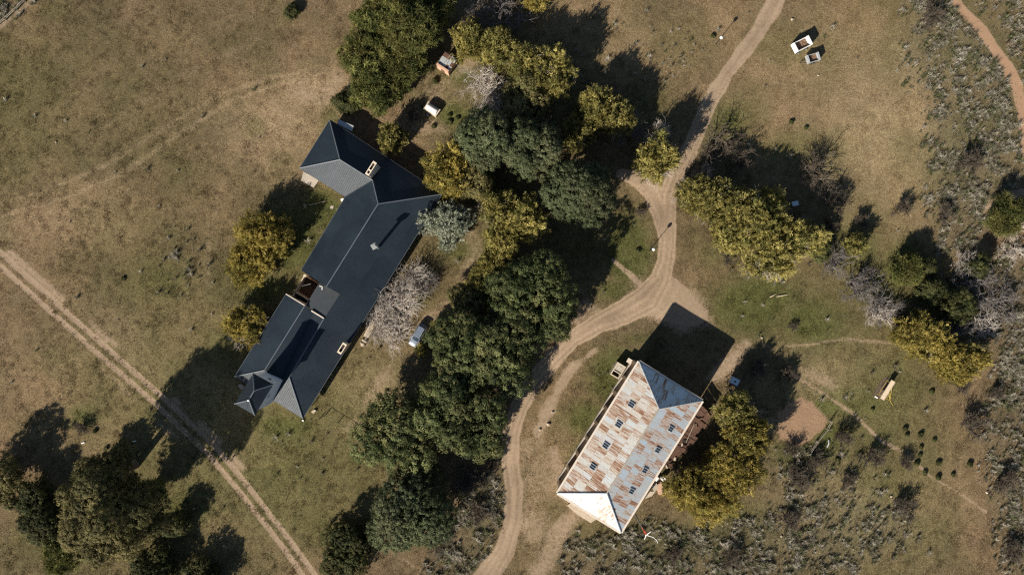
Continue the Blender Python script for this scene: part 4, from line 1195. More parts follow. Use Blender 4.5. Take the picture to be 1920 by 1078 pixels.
# ------------------------------------------------------------------ the parked car
def car_paint():
    m, nt, b = new_mat('silver_blue_car_paint')
    co = nd(nt, 'ShaderNodeTexCoord').outputs['Object']
    nt.links.new(ramp(nt, noise(nt, 3, 3, co), [(0.3, (0.24, 0.28, 0.34)), (0.7, (0.29, 0.33, 0.39))]), b.inputs['Base Color'])
    b.inputs['Metallic'].default_value = 0.55; b.inputs['Roughness'].default_value = 0.32
    b.inputs['Coat Weight'].default_value = 0.4
    return m
M['car'] = car_paint()
def car():
    o = local_thing('parked_car', 'silver blue estate car parked on the grass between the house and the dark trees', 'car', 783.3, 628.5, 0, .8)
    o.rotation_euler.z = math.atan2(-.865, -.50)      # bonnet points to the lower left
    L, Wd = 4.5, 1.82
    # lofted body: stations along x (front +), each with half width, sill z, shoulder z
    st = [(2.25, .62, .42, .62), (2.15, .76, .30, .74), (1.7, .87, .28, .86), (1.0, .91, .27, .96), (0.2, .91, .27, .99), (-1.0, .91, .27, 1.0), (-1.9, .89, .28, 1.0), (-2.18, .82, .34, .96), (-2.25, .74, .45, .86)]
    vs_, fs = [], []
    for x, w, a, b_ in st:
        prof = [(-w * .96, a), (-w, (a + b_) / 2), (-w * .97, b_ - .05), (-w * .84, b_), (0, b_ + .035), (w * .84, b_), (w * .97, b_ - .05), (w, (a + b_) / 2), (w * .96, a), (0, a)]
        vs_ += [(x, y, z) for y, z in prof]
    n = 10
    for i in range(len(st) - 1):
        for j in range(n): fs.append((i * n + j, i * n + (j + 1) % n, (i + 1) * n + (j + 1) % n, (i + 1) * n + j))
    fs += [tuple(range(n)), tuple(reversed(range((len(st) - 1) * n, len(st) * n)))]
    body = MB().add(vs_, fs).build('body', M['car'], o, smooth=True)
    # greenhouse: base ring at shoulder, roof ring above
    B = [(1.02, .76), (1.12, .0), (1.02, -.76), (-2.0, -.76), (-2.08, 0), (-2.0, .76)]
    T = [(.28, .60), (.36, 0), (.28, -.60), (-1.72, -.60), (-1.78, 0), (-1.72, .60)]
    gh = MB().add([(x, y, .98) for x, y in B] + [(x, y, 1.50) for x, y in T], [(i, (i + 1) % 6, 6 + (i + 1) % 6, 6 + i) for i in range(6)])
    gh.build('window_glass', M['glass'], o)
    R2 = [(.31, .63), (.41, 0), (.31, -.63), (-1.74, -.63), (-1.82, 0), (-1.74, .63)]
    MB().add([(x, y, 1.495) for x, y in R2] + [(x * .94 - .03, y * .86, 1.56) for x, y in R2], [(i, (i + 1) % 6, 6 + (i + 1) % 6, 6 + i) for i in range(6)] + [tuple(range(6, 12)), tuple(reversed(range(6)))]).build('car_roof', M['car'], o)
    for s in (-1, 1):
        for p, q in (((1.03, s * .77, .98), (.29, s * .62, 1.5)), ((-.55, s * .775, .98), (-.55, s * .625, 1.5)), ((-2.0, s * .77, .98), (-1.72, s * .61, 1.5))):
            MB().tube([p, q], .045, 6).build('pillar', M['car'], o)
        MB().tube([(.2, s * .56, 1.585), (-1.6, s * .56, 1.585)], .025, 6).build('roof_rail', M['grey_metal'], o)
        MB().box((.85, s * .99, 1.0), (.16, .24, .16)).build('mirror', M['car'], o)
        MB().box((2.12, s * .58, .70), (.18, .32, .13)).build('headlight', M['white'], o)
        MB().box((-2.2, s * .62, .84), (.10, .24, .2)).build('tail_light', M['red'], o)
        for x in (1.38, -1.35):
            wh = MB().tube([(x, s * .72, .32), (x, s * .93, .32)], .33, 18).build('wheel', M['tyre'], o)
            MB().tube([(x, s * .92, .32), (x, s * .945, .32)], .2, 12).build('rim', M['galv'], wh)
        MB().box((-.1, s * .915, .62), (2.4, .02, .02)).build('door_trim', M['dark_metal'], o)
    MB().box((2.24, 0, .5), (.06, .9, .16)).build('grille', M['dark_metal'], o)
    MB().box((2.28, 0, .5), (.02, .45, .11)).build('number_plate', M['white'], o)
car()

# ------------------------------------------------------------------ fences, poles, bits
def fence(name, label, pts, hts, rails, mat='grey_wood', rr=.05):
    o = empty(name, W(pts[0][0], pts[0][1])); tag(o, label, 'fence')
    P = [W(x, y) for x, y in pts]
    for p, h in zip(P, hts): MB().tube([(p.x, p.y, -.15), (p.x, p.y, h)], [.09, .075], 7).build('post', M[mat], o, True)
    for a, b, ha, hb in zip(P[:-1], P[1:], hts[:-1], hts[1:]):
        for k in rails:
            MB().tube([(a.x, a.y, ha * k), (b.x, b.y, hb * k)], rr, 5).build('rail', M[mat], o, True)
fence('rail_fence', 'grey rail fence beside the bare soil plot', [(1516, 849), (1530, 826), (1548, 803), (1555, 789)], [1.2, 1.3, 1.5, 1.6], (.45, .85))
fence('wire_fence', 'row of dark fence posts beside the reddish road in the top right corner', [(1885, 84), (1897, 97), (1909, 105), (1917, 118), (1925, 132)], [1.7, 1.8, 1.8, 1.9, 1.8], (.4, .7, .95), 'wood', .012)
fence('pipe_rail', 'thin dark pipe rail on the grass below the south tip of the house', [(600, 784), (612, 776), (636, 790), (660, 806)], [1.0, 1.0, 1.0, 1.0], (.97,), 'dark_metal', .03)
fence('corral_rail', 'low timber rail at the upper left corner of the picture', [(-6, 52), (12, 38), (30, 22), (48, 4)], [1.0, 1.0, 1.0, 1.0], (.5, .9))
def log(name, label, a, b, r, mat, z=.1, cat='pole'):
    pa, pb = W(*a), W(*b)
    o = MB().tube([(pa.x, pa.y, z), ((pa.x + pb.x) / 2 + r, (pa.y + pb.y) / 2, z + r), (pb.x, pb.y, z)], [r, r * .9, r * .7], 7).build(name, M[mat]); tag(o, label, cat)
log('fallen_pole', 'long thin fallen pole below the golden hedge, darkest of three', (1486, 515), (1457, 556), .07, 'wood')
log('fallen_pole', 'short pale pole on the grass at the end of the dark one', (1443, 557), (1453, 551), .10, 'cream_wood')
log('fallen_pole', 'pale pole lying crosswise right of the short one', (1456, 556), (1476, 552), .09, 'cream_wood')
log('fallen_pole', 'thin stick lying on the grass between the house and the olive bush', (580, 385), (612, 377), .05, 'cream_wood')
log('metal_pipe', 'grey pipe lying beside the rail fence near the soil plot', (1553, 824), (1550, 838), .14, 'galv', .16, 'pipe')
for i, (x, y, r, l) in enumerate([(1428, 633, .22, 'small pale stone east of the barn shadow'), (1485, 37, .28, 'pale square stone above the white wagon'), (1534, 142, .2, 'small stone below the grey cart'), (1150, 795, .2, 'pale stone on the grass above the barn wall'),
                                  (1028, 795, .35, 'largest pale stone beside the driveway bend'), (1012, 805, .28, 'pale stone at the edge of the driveway bend'), (1036, 772, .25, 'pale stone in the worn verge above the bend'), (1671, 930, .24, 'white stone in the rough grass of the lower right'),
                                  (1850, 922, .3, 'pinkish stone at the right edge of the lower pasture'), (1465, 1005, .2, 'white stone among the bunch grass near the bottom'), (582, 450, .2, 'pale stone in the grass by the olive bush and the roof'), (105, 267, .2, 'small white stone alone on the left pasture')]):
    p = W(x, y); tag(stone_mb((p.x, p.y, r * .3), r, rs).build('field_stone', M['stone']), l, 'stone', 'stones lying on the pasture')
# rubbish left under the big tree
for x, y, dx, l in ((208, 868, .9, 'grey plank nearest the field, under the tall lower left tree'), (206, 893, 1.5, 'pale plank in the shade beside the tall lower left tree'), (156, 830, .6, 'short white plank on the scrap patch above the tall lower left tree'), (252, 827, .7, 'white plank at the edge of the big tree shadow')):
    p = W(x, y); tag(MB().box((p.x, p.y, .08), (dx, .22, .12), .3).build('scrap_plank', M['grey_wood' if l.startswith('grey') else 'white']), l, 'plank', 'scrap planks by the tall tree')
for x, y, h, l in ((212, 864, 1.9, 'left grey post of the pair above the tall lower left tree'), (222, 871, 2.1, 'right grey post of the pair above the tall lower left tree')):
    p = W(x, y); tag(MB().tube([(p.x, p.y, -.15), (p.x, p.y, h)], [.16, .13], 8).build('gate_post', M['grey_wood']), l, 'post', 'old gate posts')
# trough hidden in the shade of the golden hedge
def trough():
    o = local_thing('feed_box', 'pale blue box in the deep shade behind the golden hedge', 'box', 1490, 382, 10, .6)
    MB().box((0, 0, .3), (1.1, .8, .7)).build('box_body', M['grey_metal'], o)
    MB().box((.1, 0, .68), (1.15, .85, .08)).build('lid', M['blue_white'], o)
trough()
# ------------------------------------------------------------------ trees and shrubs
def unit(v):
    return v / np.maximum(np.linalg.norm(v, axis=-1, keepdims=True), 1e-9)

SPEC = {  # lobes are billows of the crown, clumps the sprays on them; sizes in metres
 'evergreen': dict(lobe=.36, clump=.72, per=52, leaf=.30, wid=.5, low=.25, dens=.95, flat=.9),
 'ash':       dict(lobe=.44, clump=.48, per=40, leaf=.24, wid=.5, low=.2, dens=1.45, flat=.9),
 'pine':      dict(lobe=.34, clump=.85, per=70, leaf=.48, wid=.20, low=.15, dens=1.05, flat=1.0),
 'yellow':    dict(lobe=.36, clump=.62, per=48, leaf=.34, wid=.30, low=.1, dens=.95, flat=1.15),
 'gold':      dict(lobe=.38, clump=.60, per=48, leaf=.32, wid=.30, low=.1, dens=1.05, flat=1.15),
 'olive':     dict(lobe=.30, clump=.46, per=34, leaf=.24, wid=.42, low=.28, dens=1.5, flat=1.05, jit=(.9, 1.05)),
 'silver':    dict(lobe=.40, clump=.50, per=34, leaf=.32, wid=.34, low=.2, dens=.95, flat=.9),
 'shrub':     dict(lobe=.42, clump=.42, per=36, leaf=.22, wid=.45, low=.05, dens=1.2, flat=.95),
}

def crown_mesh(kind, seed, rx, ry, h, rot=0.0):
    sp = SPEC[kind]; rng = np.random.default_rng(seed)
    z0 = h * sp['low']; zc = (z0 + h) / 2; rz = (h - z0) / 2
    rmin = min(rx, ry)
    lr = max(min(.45, rmin * .6), sp['lobe'] * rmin)
    if kind == 'olive': lr = max(lr, 2.0)
    nl = int(np.clip(7 + (rx * ry) / (lr * lr) * 1.5, 6, 30))
    # billow centres: sunflower over the crown, a few lower ones round the rim
    i = np.arange(nl) + .5
    r = np.sqrt(i / nl); a = i * 2.39996 + rng.random() * 6.28
    q = np.stack([r * np.cos(a), r * np.sin(a)], -1)
    top = np.sqrt(np.clip(1 - (r * .93) ** 2, 0, 1))
    lob = np.stack([q[:, 0] * (rx - lr * .75), q[:, 1] * (ry - lr * .75), zc + top * np.maximum(rz - lr * .8, rz * .25) * rng.uniform(.55, 1.0, nl)], -1)
    low = lob.copy()[r > .55]; low[:, 2] = zc - rz * rng.uniform(.1, .6, len(low)); low[:, :2] *= .92
    lob = np.concatenate([lob, low]); nl = len(lob)
    lob[:, :2] += rng.normal(0, lr * .34, (nl, 2)); lob[:, 2] += rng.normal(0, lr * .24, nl)
    lrs = lr * rng.uniform(.55, 1.3, nl); lhue = rng.random(nl)
    # sprays on each billow
    cl, cd_, ct, ch = [], [], [], []
    cr = min(sp['clump'], .45 * rmin + .05); lf = sp['leaf'] * min(1, .5 + .5 * cr / sp['clump'])
    for k in range(nl):
        n = int(sp['dens'] * 2.4 * (lrs[k] / cr) ** 2) + 8
        d = unit(rng.normal(size=(n, 3))); d[:, 2] = np.where(d[:, 2] < -.35, -d[:, 2], d[:, 2])
        p = lob[k] + d * (lrs[k] * rng.uniform(*sp.get('jit', (.78, 1.10)), n))[:, None] * np.array([1, 1, sp['flat']])
        dist = np.linalg.norm((p[:, None] - lob[None]) / np.array([1, 1, sp['flat']]), axis=-1) / lrs[None]
        dist[:, k] = 9
        ok = dist.min(1) > .78
        cl.append(p[ok]); cd_.append(d[ok]); ch.append(np.clip(lhue[k] + rng.normal(0, .18, ok.sum()), 0, 1)); ct.append(np.clip(rng.normal(.46 + .13 * rng.normal(), .20, ok.sum()), 0, 1))
    C = np.concatenate(cl); D = np.concatenate(cd_); T = np.concatenate(ct)
    C[:, 2] = np.maximum(C[:, 2], cr * .6)
    m = sp['per']; n = len(C)
    d = unit(rng.normal(size=(n, m, 3)) + D[:, None] * .55)
    crs = cr * rng.uniform(.5, 1.5, (n, 1, 1))
    P = C[:, None] + d * crs * rng.uniform(.25, 1.0, (n, m, 1))
    nr = unit(d * .9 + D[:, None] * .65 + np.array([0, 0, .15]) + rng.normal(0, .28, (n, m, 3)))
    P = P.reshape(-1, 3); nr = nr.reshape(-1, 3); dd = d.reshape(-1, 3)
    if kind in ('yellow', 'gold', 'silver'):
        # feathery upright sprays: leaves set along a shoot that leaves the billow outwards and up
        ax = unit(D * .75 + np.array([0, 0, .75]) + rng.normal(0, .25, D.shape))
        tt = rng.uniform(-.9, 1.15, (n, m, 1))
        P = C[:, None] + ax[:, None] * tt * crs + rng.normal(0, 1, (n, m, 3)) * crs * .34 * (1.25 - .75 * np.abs(tt))
        P = P.reshape(-1, 3)
        t = unit(np.repeat(ax, m, 0) * .9 + dd * .6 + rng.normal(0, .35, P.shape))
        b0 = rng.normal(size=P.shape) * .55 + np.repeat(D, m, 0) * .8
        nr = unit(b0 - t * (b0 * t).sum(-1, keepdims=True))
    elif kind in ('pine',):
        t = unit(dd + rng.normal(0, .35, P.shape))
        nr = unit(np.cross(t, rng.normal(size=P.shape)))
    else:
        t = unit(np.cross(nr, rng.normal(size=P.shape)))
    b = np.cross(nr, t)
    s = lf * rng.uniform(.6, 1.35, (len(P), 1))
    V = np.stack([P - t * s * .5 - b * s * sp['wid'] * .55, P + t * s * .75, P - t * s * .5 + b * s * sp['wid'] * .55], 1).reshape(-1, 3)
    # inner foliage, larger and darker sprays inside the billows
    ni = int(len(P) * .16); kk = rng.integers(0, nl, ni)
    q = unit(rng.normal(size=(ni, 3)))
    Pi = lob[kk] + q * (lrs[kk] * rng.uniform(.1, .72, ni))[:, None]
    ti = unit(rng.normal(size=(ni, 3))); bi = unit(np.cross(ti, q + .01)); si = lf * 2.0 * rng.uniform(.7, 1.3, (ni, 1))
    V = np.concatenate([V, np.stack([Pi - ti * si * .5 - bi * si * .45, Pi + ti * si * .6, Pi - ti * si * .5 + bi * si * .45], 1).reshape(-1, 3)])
    V[:, 2] = np.maximum(V[:, 2], 0.02)
    if rot:
        c_, s_ = math.cos(rot), math.sin(rot)
        V[:, :2] = V[:, :2] @ np.array([[c_, s_], [-s_, c_]])
        lob[:, :2] = lob[:, :2] @ np.array([[c_, s_], [-s_, c_]])
    F = np.arange(len(V)).reshape(-1, 3)
    me = np_mesh('crown', V, F)
    tint = np.clip(np.repeat(T, m) + rng.normal(0, .12, n * m), 0, 1)
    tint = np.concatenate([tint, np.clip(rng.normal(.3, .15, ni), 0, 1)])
    at = me.attributes.new('tint', 'FLOAT', 'FACE'); at.data.foreach_set('value', tint.astype(np.float32))
    hue = np.concatenate([np.repeat(np.concatenate(ch), m), rng.random(ni)])
    at = me.attributes.new('hue', 'FLOAT', 'FACE'); at.data.foreach_set('value', hue.astype(np.float32))
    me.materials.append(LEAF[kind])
    return me, lob, lrs

def trunk_mb(rng, h, lob, r0):
    mb = MB()
    zt = h * .45
    mb.tube([(0, 0, -.15), (rng.uniform(-.1, .1), rng.uniform(-.1, .1), zt * .5), (0, 0, zt), (rng.uniform(-.2, .2), rng.uniform(-.2, .2), h * .8)], [r0 * 1.25, r0, r0 * .75, r0 * .2], 8)
    for l in lob[:14]:
        s = Vector((0, 0, zt * rng.uniform(.5, 1.05))); e = Vector(l)
        mid = s.lerp(e, .5) + Vector((0, 0, h * .04))
        mb.tube([s, mid, e], [r0 * .42, r0 * .25, r0 * .07], 5, cap=False)
    return mb

# ---- bare, leafless plants: branching skeletons
def bare_proto(seed, kind, stems, spread, levels, nchild, lenr=.62, up=.35, wig=.25, r0=.05, rmin=.010, first=(0.34, .46)):
    """unit-height plant. returns (thick mesh, twig mesh)"""
    rnd = random.Random(seed)
    thick, thin = MB(), MB()
    def grow(p, d, L, r, lev):
        n = 3 if lev < 2 else 2
        pts = [p]; q = p.copy(); dd = d.copy()
        for i in range(n):
            dd = (dd + Vector((rnd.gauss(0, wig), rnd.gauss(0, wig), rnd.gauss(0, wig * .6) + up * .25))).normalized()
            q = q + dd * (L / n)
            if q.z < .02: q.z = .02
            pts.append(q.copy())
        rs_ = [r * (1 - .55 * i / n) for i in range(n + 1)]
        (thick if lev < 2 else thin).tube(pts, rs_, 4 if lev < 2 else 3, cap=False)
        if lev >= levels: return
        for k in range(nchild[min(lev, len(nchild) - 1)]):
            t = rnd.uniform(.35, 1.0); idx = t * n; i0 = min(int(idx), n - 1)
            bp = pts[i0].lerp(pts[i0 + 1], idx - i0)
            a = dd.cross(Vector((rnd.gauss(0, 1), rnd.gauss(0, 1), rnd.gauss(0, 1)))).normalized()
            nd_ = (dd * .75 + a * rnd.uniform(.45, .95) + Vector((0, 0, up * .4))).normalized()
            grow(bp, nd_, L * lenr * rnd.uniform(.7, 1.15), max(rmin, r * .55), lev + 1)
    for s in range(stems):
        a = 6.283 * s / stems + rnd.uniform(-.5, .5)
        d = Vector((math.cos(a) * spread, math.sin(a) * spread, 1)).normalized()
        grow(Vector((rnd.gauss(0, .03), rnd.gauss(0, .03), -.02)), d, rnd.uniform(*first), r0, 0)
    return thick, thin
BARE = {}
def bare_meshes(kind):
    if kind in BARE: return BARE[kind]
    out = []
    for v in range(3):
        if kind == 'wood':
            th, tw = bare_proto(40 + v, kind, 5, 1.0, 4, [4, 4, 3, 3], .76, .18, .27, .034, .0026)
        elif kind == 'fan':
            th, tw = bare_proto(60 + v, kind, 8, .75, 4, [5, 4, 3, 3], .74, .25, .16, .024, .0026)
        else:
            th, tw = bare_proto(20 + v, kind, 9, .65, 4, [5, 5, 4, 3], .58, .45, .2, .020, .0030)
        pair = []
        for nm, mb in (('trunk', th), ('twigs', tw)):
            me = bpy.data.meshes.new(nm); me.from_pydata([tuple(p) for p in mb.v], [], mb.f); me.materials.append(TWIG['brown']); me.update(); pair.append(me)
        out.append(pair)
    BARE[kind] = out
    return out
SEED = [100]
def tree(kind, name, label, px, py, r, h, ry=None, rot=0.0, cat='tree', group=None):
    SEED[0] += 1
    zc = h * (.5 + SPEC[kind]['low'] * .5) + h * .08
    p = W(px, py, zc)
    k = S * (1 - zc / H)
    rx = r * k; ryy = (ry if ry else r) * k
    o = empty(name, (p.x, p.y, 0)); tag(o, label, cat, group)
    me, lob, lrs = crown_mesh(kind, SEED[0], rx, ryy, h, math.radians(rot))
    c = bpy.data.objects.new('crown', me); col.objects.link(c); c.parent = o
    rng = random.Random(SEED[0])
    if kind in ('yellow', 'gold') and r > 20 and SEED[0] % 5 < 3:
        # leafless shoots standing out of the thinning crown
        tw = bpy.data.objects.new('twigs', bare_meshes('fan')[SEED[0] % 3][1]); col.objects.link(tw); tw.parent = o
        tw.scale = (rx / .60, ryy / .60, h * 1.10); tw.rotation_euler.z = SEED[0] * 1.7
        tw.material_slots[0].link = 'OBJECT'; tw.material_slots[0].material = TWIG['pale']
    trunk_mb(rng, h, lob, max(.05, .028 * h + .02 * rx)).build('trunk', M['bark'], o)
    return o

def bare(form, tone, name, label, px, py, r, h, cat='tree', group=None):
    """px, py: middle of the twigs in the photograph"""
    SEED[0] += 1
    rnd = random.Random(SEED[0])
    z = h * .55; p = W(px, py, z)
    v = rnd.randrange(3)
    o = empty(name, (p.x, p.y, 0), rnd.uniform(0, 6.28)); tag(o, label, cat, group)
    R_ = r * S * (1 - z / H) * (1.15 if form == 'shrub' else 1.0)
    ext = 0.62 if form != 'wood' else .72
    o.scale = (R_ / ext, R_ / ext, h / 1.05)
    for me, nm in zip(bare_meshes(form)[v], ('trunk', 'twigs')):
        c = bpy.data.objects.new(nm, me); col.objects.link(c); c.parent = o
        c.material_slots[0].link = 'OBJECT'; c.material_slots[0].material = TWIG[tone]
    return o

# ---------------- planting list: (kind, name, label, px, py, r, h, [ry, rot])
DARK = 'row of dark evergreen trees beside the driveway'
for a in [
 ('dark evergreen tree at the top of the dark row, inside the driveway loop', 1000, 545, 74, 13),
 ('small dark evergreen tree leaning over the driveway below the loop', 1032, 600, 42, 10.5),
 ('dark evergreen tree beside the parked car', 872, 652, 70, 13),
 ('dark evergreen tree between the parked car and the driveway', 945, 660, 70, 13.5),
 ('large dark evergreen tree in the middle of the dark row', 855, 765, 78, 13.5),
 ('dark evergreen tree hanging over the driveway above the bend', 905, 815, 46, 10.5),
 ('dark evergreen tree on the house side of the dark row', 742, 815, 74, 12)]:
    tree('evergreen', 'evergreen_tree', a[0], *a[1:5], group=DARK)
tree('ash', 'evergreen_tree', 'rounded brighter green tree at the bottom end of the dark row', 768, 948, 82, 10.5, group=DARK)
for a in [('left tree of the soft green pair above the garden', 917, 262, 57, 13), ('right tree of the soft green pair above the garden', 1000, 274, 54, 13), ('round soft green tree standing alone left of the driveway loop', 1089, 360, 60, 13.5)]:
    tree('ash', 'leafy_tree', a[0], *a[1:], group='soft green leafy trees')
for a in [
 ('tallest pine at the top edge, above the brick hut', 765, 42, 62, 12), ('pine at the left edge of the pine clump', 685, 100, 46, 9.5), ('lowest pine of the clump, nearest the house roof', 702, 165, 44, 7.5),
 ('pine in the middle of the clump beside the brick hut', 750, 110, 46, 8), ('pine at the top left of the clump, cut by the edge', 715, 40, 44, 10), ('pine at the top right of the clump, cut by the edge', 815, 15, 34, 9)]:
    tree('pine', 'pine_tree', a[0], *a[1:], group='pines in the clump north of the house')
YG = 'yellowing trees round the garden'
for a in [
 ('yellow', 'yellowing tree right of the brick hut', 880, 78, 32, 6.5), ('yellow', 'yellowing tree between the brick hut and the grey bare tree', 935, 95, 38, 7.5), ('yellow', 'yellowing tree with the largest crown above the soft green pair', 1035, 140, 44, 9),
 ('yellow', 'dim yellowing tree left of the largest yellow crown', 985, 125, 34, 8), ('olive', 'olive tree in the shade above the soft green pair', 990, 185, 44, 8), ('gold', 'golden tree at the top edge beside the grey bare tree', 1002, 2, 20, 6),
 ('yellow', 'yellowing tree at the left of the tangle by the upper driveway', 1115, 200, 34, 7.5), ('yellow', 'yellowing tree in the middle of the tangle by the upper driveway', 1158, 222, 32, 7.5),
 ('yellow', 'small yellowing tree in the gap above the round green tree', 1085, 250, 30, 6), ('yellow', 'yellowing tree against the driveway above the loop', 1232, 300, 42, 8),
 ('gold', 'golden tree leaning over the east corner of the dark roof', 838, 322, 46, 8), ('olive', 'dim olive tree in the shade right of the golden roof tree', 893, 345, 34, 6.5),
 ('yellow', 'yellowing tree below the soft green pair, left half', 930, 392, 36, 8), ('yellow', 'yellowing tree below the soft green pair, right half', 982, 408, 38, 8), ('yellow', 'small yellowing tree above the dark row', 940, 452, 32, 7),
 ('yellow', 'narrow yellowing tree on the upper left flank of the dark row', 922, 490, 24, 6.5), ('yellow', 'low yellowing bush on the left flank of the dark row', 900, 530, 25, 6), ('olive', 'dim olive bush between the parked car and the yellow flank bushes', 880, 565, 30, 5),
 ('yellow', 'tiny yellow bush at the corner of the dark row beside the parked car', 822, 609, 9, 2.5), ('yellow', 'tiny yellow bush at the bonnet of the parked car', 789, 658, 9, 2.5)]:
    tree(a[0], 'yellow_tree', a[1], *a[2:6], group=YG)
tree('silver', 'silver_leaf_tree', 'silver grey leafed tree beside the long dark roof', 842, 418, 42, 7)
tree('yellow', 'yellow_shrub', 'single round yellow shrub in the shade north of the house', 735, 259, 25, 5, cat='shrub')
HG = 'golden hedge trees right of the driveway'
for a in [
 ('yellow', 'hedge tree at the driveway end of the golden hedge', 1302, 362, 38, 7), ('yellow', 'hedge tree second from the driveway end', 1345, 378, 42, 8), ('yellow', 'hedge tree in the upper middle of the golden hedge', 1392, 398, 44, 8.5), ('yellow', 'low front tree of the golden hedge facing the barn', 1375, 440, 38, 7.5),
 ('yellow', 'largest hedge tree near the middle of the golden hedge', 1432, 425, 48, 9), ('yellow', 'lowest hedge tree, bulging towards the barn', 1445, 480, 46, 8.5), ('yellow', 'hedge tree at the far end of the golden hedge', 1495, 450, 42, 8.5), ('yellow', 'small top tree of the golden hedge beside the shade', 1440, 385, 30, 7)]:
    tree(a[0], 'hedge_tree', a[1], *a[2:6], group=HG)
for a in [('gold', 'golden tree left of the grey thicket on the right', 1715, 622, 38, 6.5), ('gold', 'golden tree at the lower end of the right thicket', 1785, 685, 40, 6), ('gold', 'golden tree in the middle of the right thicket', 1752, 650, 40, 7), ('gold', 'pale golden tree at the outer corner of the right thicket', 1822, 672, 28, 5.5)]:
    tree(a[0], 'golden_tree', a[1], *a[2:6], group='golden trees of the right thicket')
BG = 'golden trees beside the barn'
for a in [('yellow', 'golden tree touching the east corner of the barn', 1376, 768, 34, 8.5), ('gold', 'golden tree right of the barn lean-to', 1400, 815, 42, 10), ('gold', 'large golden tree at the foot of the barn group', 1335, 925, 56, 9.5), ('gold', 'golden tree nearest the barn barrel', 1292, 912, 38, 8.5), ('gold', 'golden tree at the right of the barn group', 1388, 880, 46, 10), ('gold', 'dim golden tree in the middle of the barn group', 1362, 866, 38, 10)]:
    tree(a[0], 'golden_tree', a[1], *a[2:6], group=BG)
for a in [('large olive yellow bush left of the dark roof, upper half', 498, 442, 44, 6), ('large olive yellow bush left of the dark roof, lower half', 464, 495, 42, 5.5), ('olive yellow bush touching the lower west wall of the house', 462, 608, 40, 5)]:
    tree('gold', 'olive_bush', a[0], *a[1:], cat='shrub', group='olive yellow bushes west of the house')
tree('shrub', 'green_shrub', 'olive green shrub at the north corner of the house', 648, 193, 22, 3.5, cat='shrub')
# the tall trees of the lower left
tree('olive', 'tall_tree', 'tallest tree, olive brown billowing crown in the lower left', 200, 975, 94, 21, 90)
tree('olive', 'tall_tree', 'tall dim olive crown behind the tallest tree in the lower left', 190, 902, 62, 17)
tree('olive', 'tall_tree', 'dark tree at the left edge of the picture', -4, 910, 50, 6.5)
for a in [('shrub', 'dark green tree left of the tallest tree', 85, 985, 40, 6.5), ('pine', 'green rounded tree at the left foot of the tallest tree', 118, 1035, 34, 7), ('shrub', 'dark tree between the left edge tree and the tallest tree', 66, 935, 34, 5.5),
          ('pine', 'small green tree in the shadow right of the tallest tree', 283, 922, 20, 6), ('shrub', 'dark shrub right of the tallest tree near the track', 330, 985, 26, 4.5), ('shrub', 'dark tree at the bottom edge right of the tallest tree', 285, 1072, 44, 5.5),
          ('shrub', 'dark tree cut by the bottom edge between the tallest tree and the track', 375, 1092, 40, 4.5), ('shrub', 'dark shrub above the tallest tree', 185, 895, 26, 7)]:
    tree(a[0], 'dark_tree', a[1], *a[2:6], group='dark trees round the tallest tree')
tree('shrub', 'dark_shrub', 'large round dark shrub left of the bottom of the driveway', 650, 1032, 52, 4.5, cat='shrub')
# green shrubs of the right-hand thickets
for a in [('shrub', 'green shrub at the far end of the golden hedge', 1537, 455, 22, 3.5), ('yellow', 'small yellow green tree between the hedge and the grey thicket', 1602, 460, 18, 4), ('pine', 'green shrub alone in the upper part of the right thicket', 1702, 507, 28, 4.5), ('shrub', 'dark green shrub beside the lone green shrub of the right thicket', 1738, 500, 16, 3),
          ('shrub', 'dark green shrub deep in the right thicket', 1795, 575, 32, 5), ('shrub', 'dark green shrub in the gap of the right thicket', 1745, 545, 26, 4.5), ('pine', 'yellow green shrub at the right edge beside the bleached wood', 1885, 408, 30, 4.5), ('shrub', 'green shrub above the bleached wood at the right edge', 1920, 395, 24, 4.5),
          ('shrub', 'round dark green shrub alone near the top edge of the left pasture', 546, 22, 12, 1.6), ('shrub', 'dark green shrub below the golden hedge end', 1540, 478, 16, 2.5), ('shrub', 'green shrub under the grey thicket', 1835, 500, 24, 4)]:
    tree(a[0], 'green_shrub', a[1], *a[2:6], cat='shrub', group='green shrubs of the thickets')

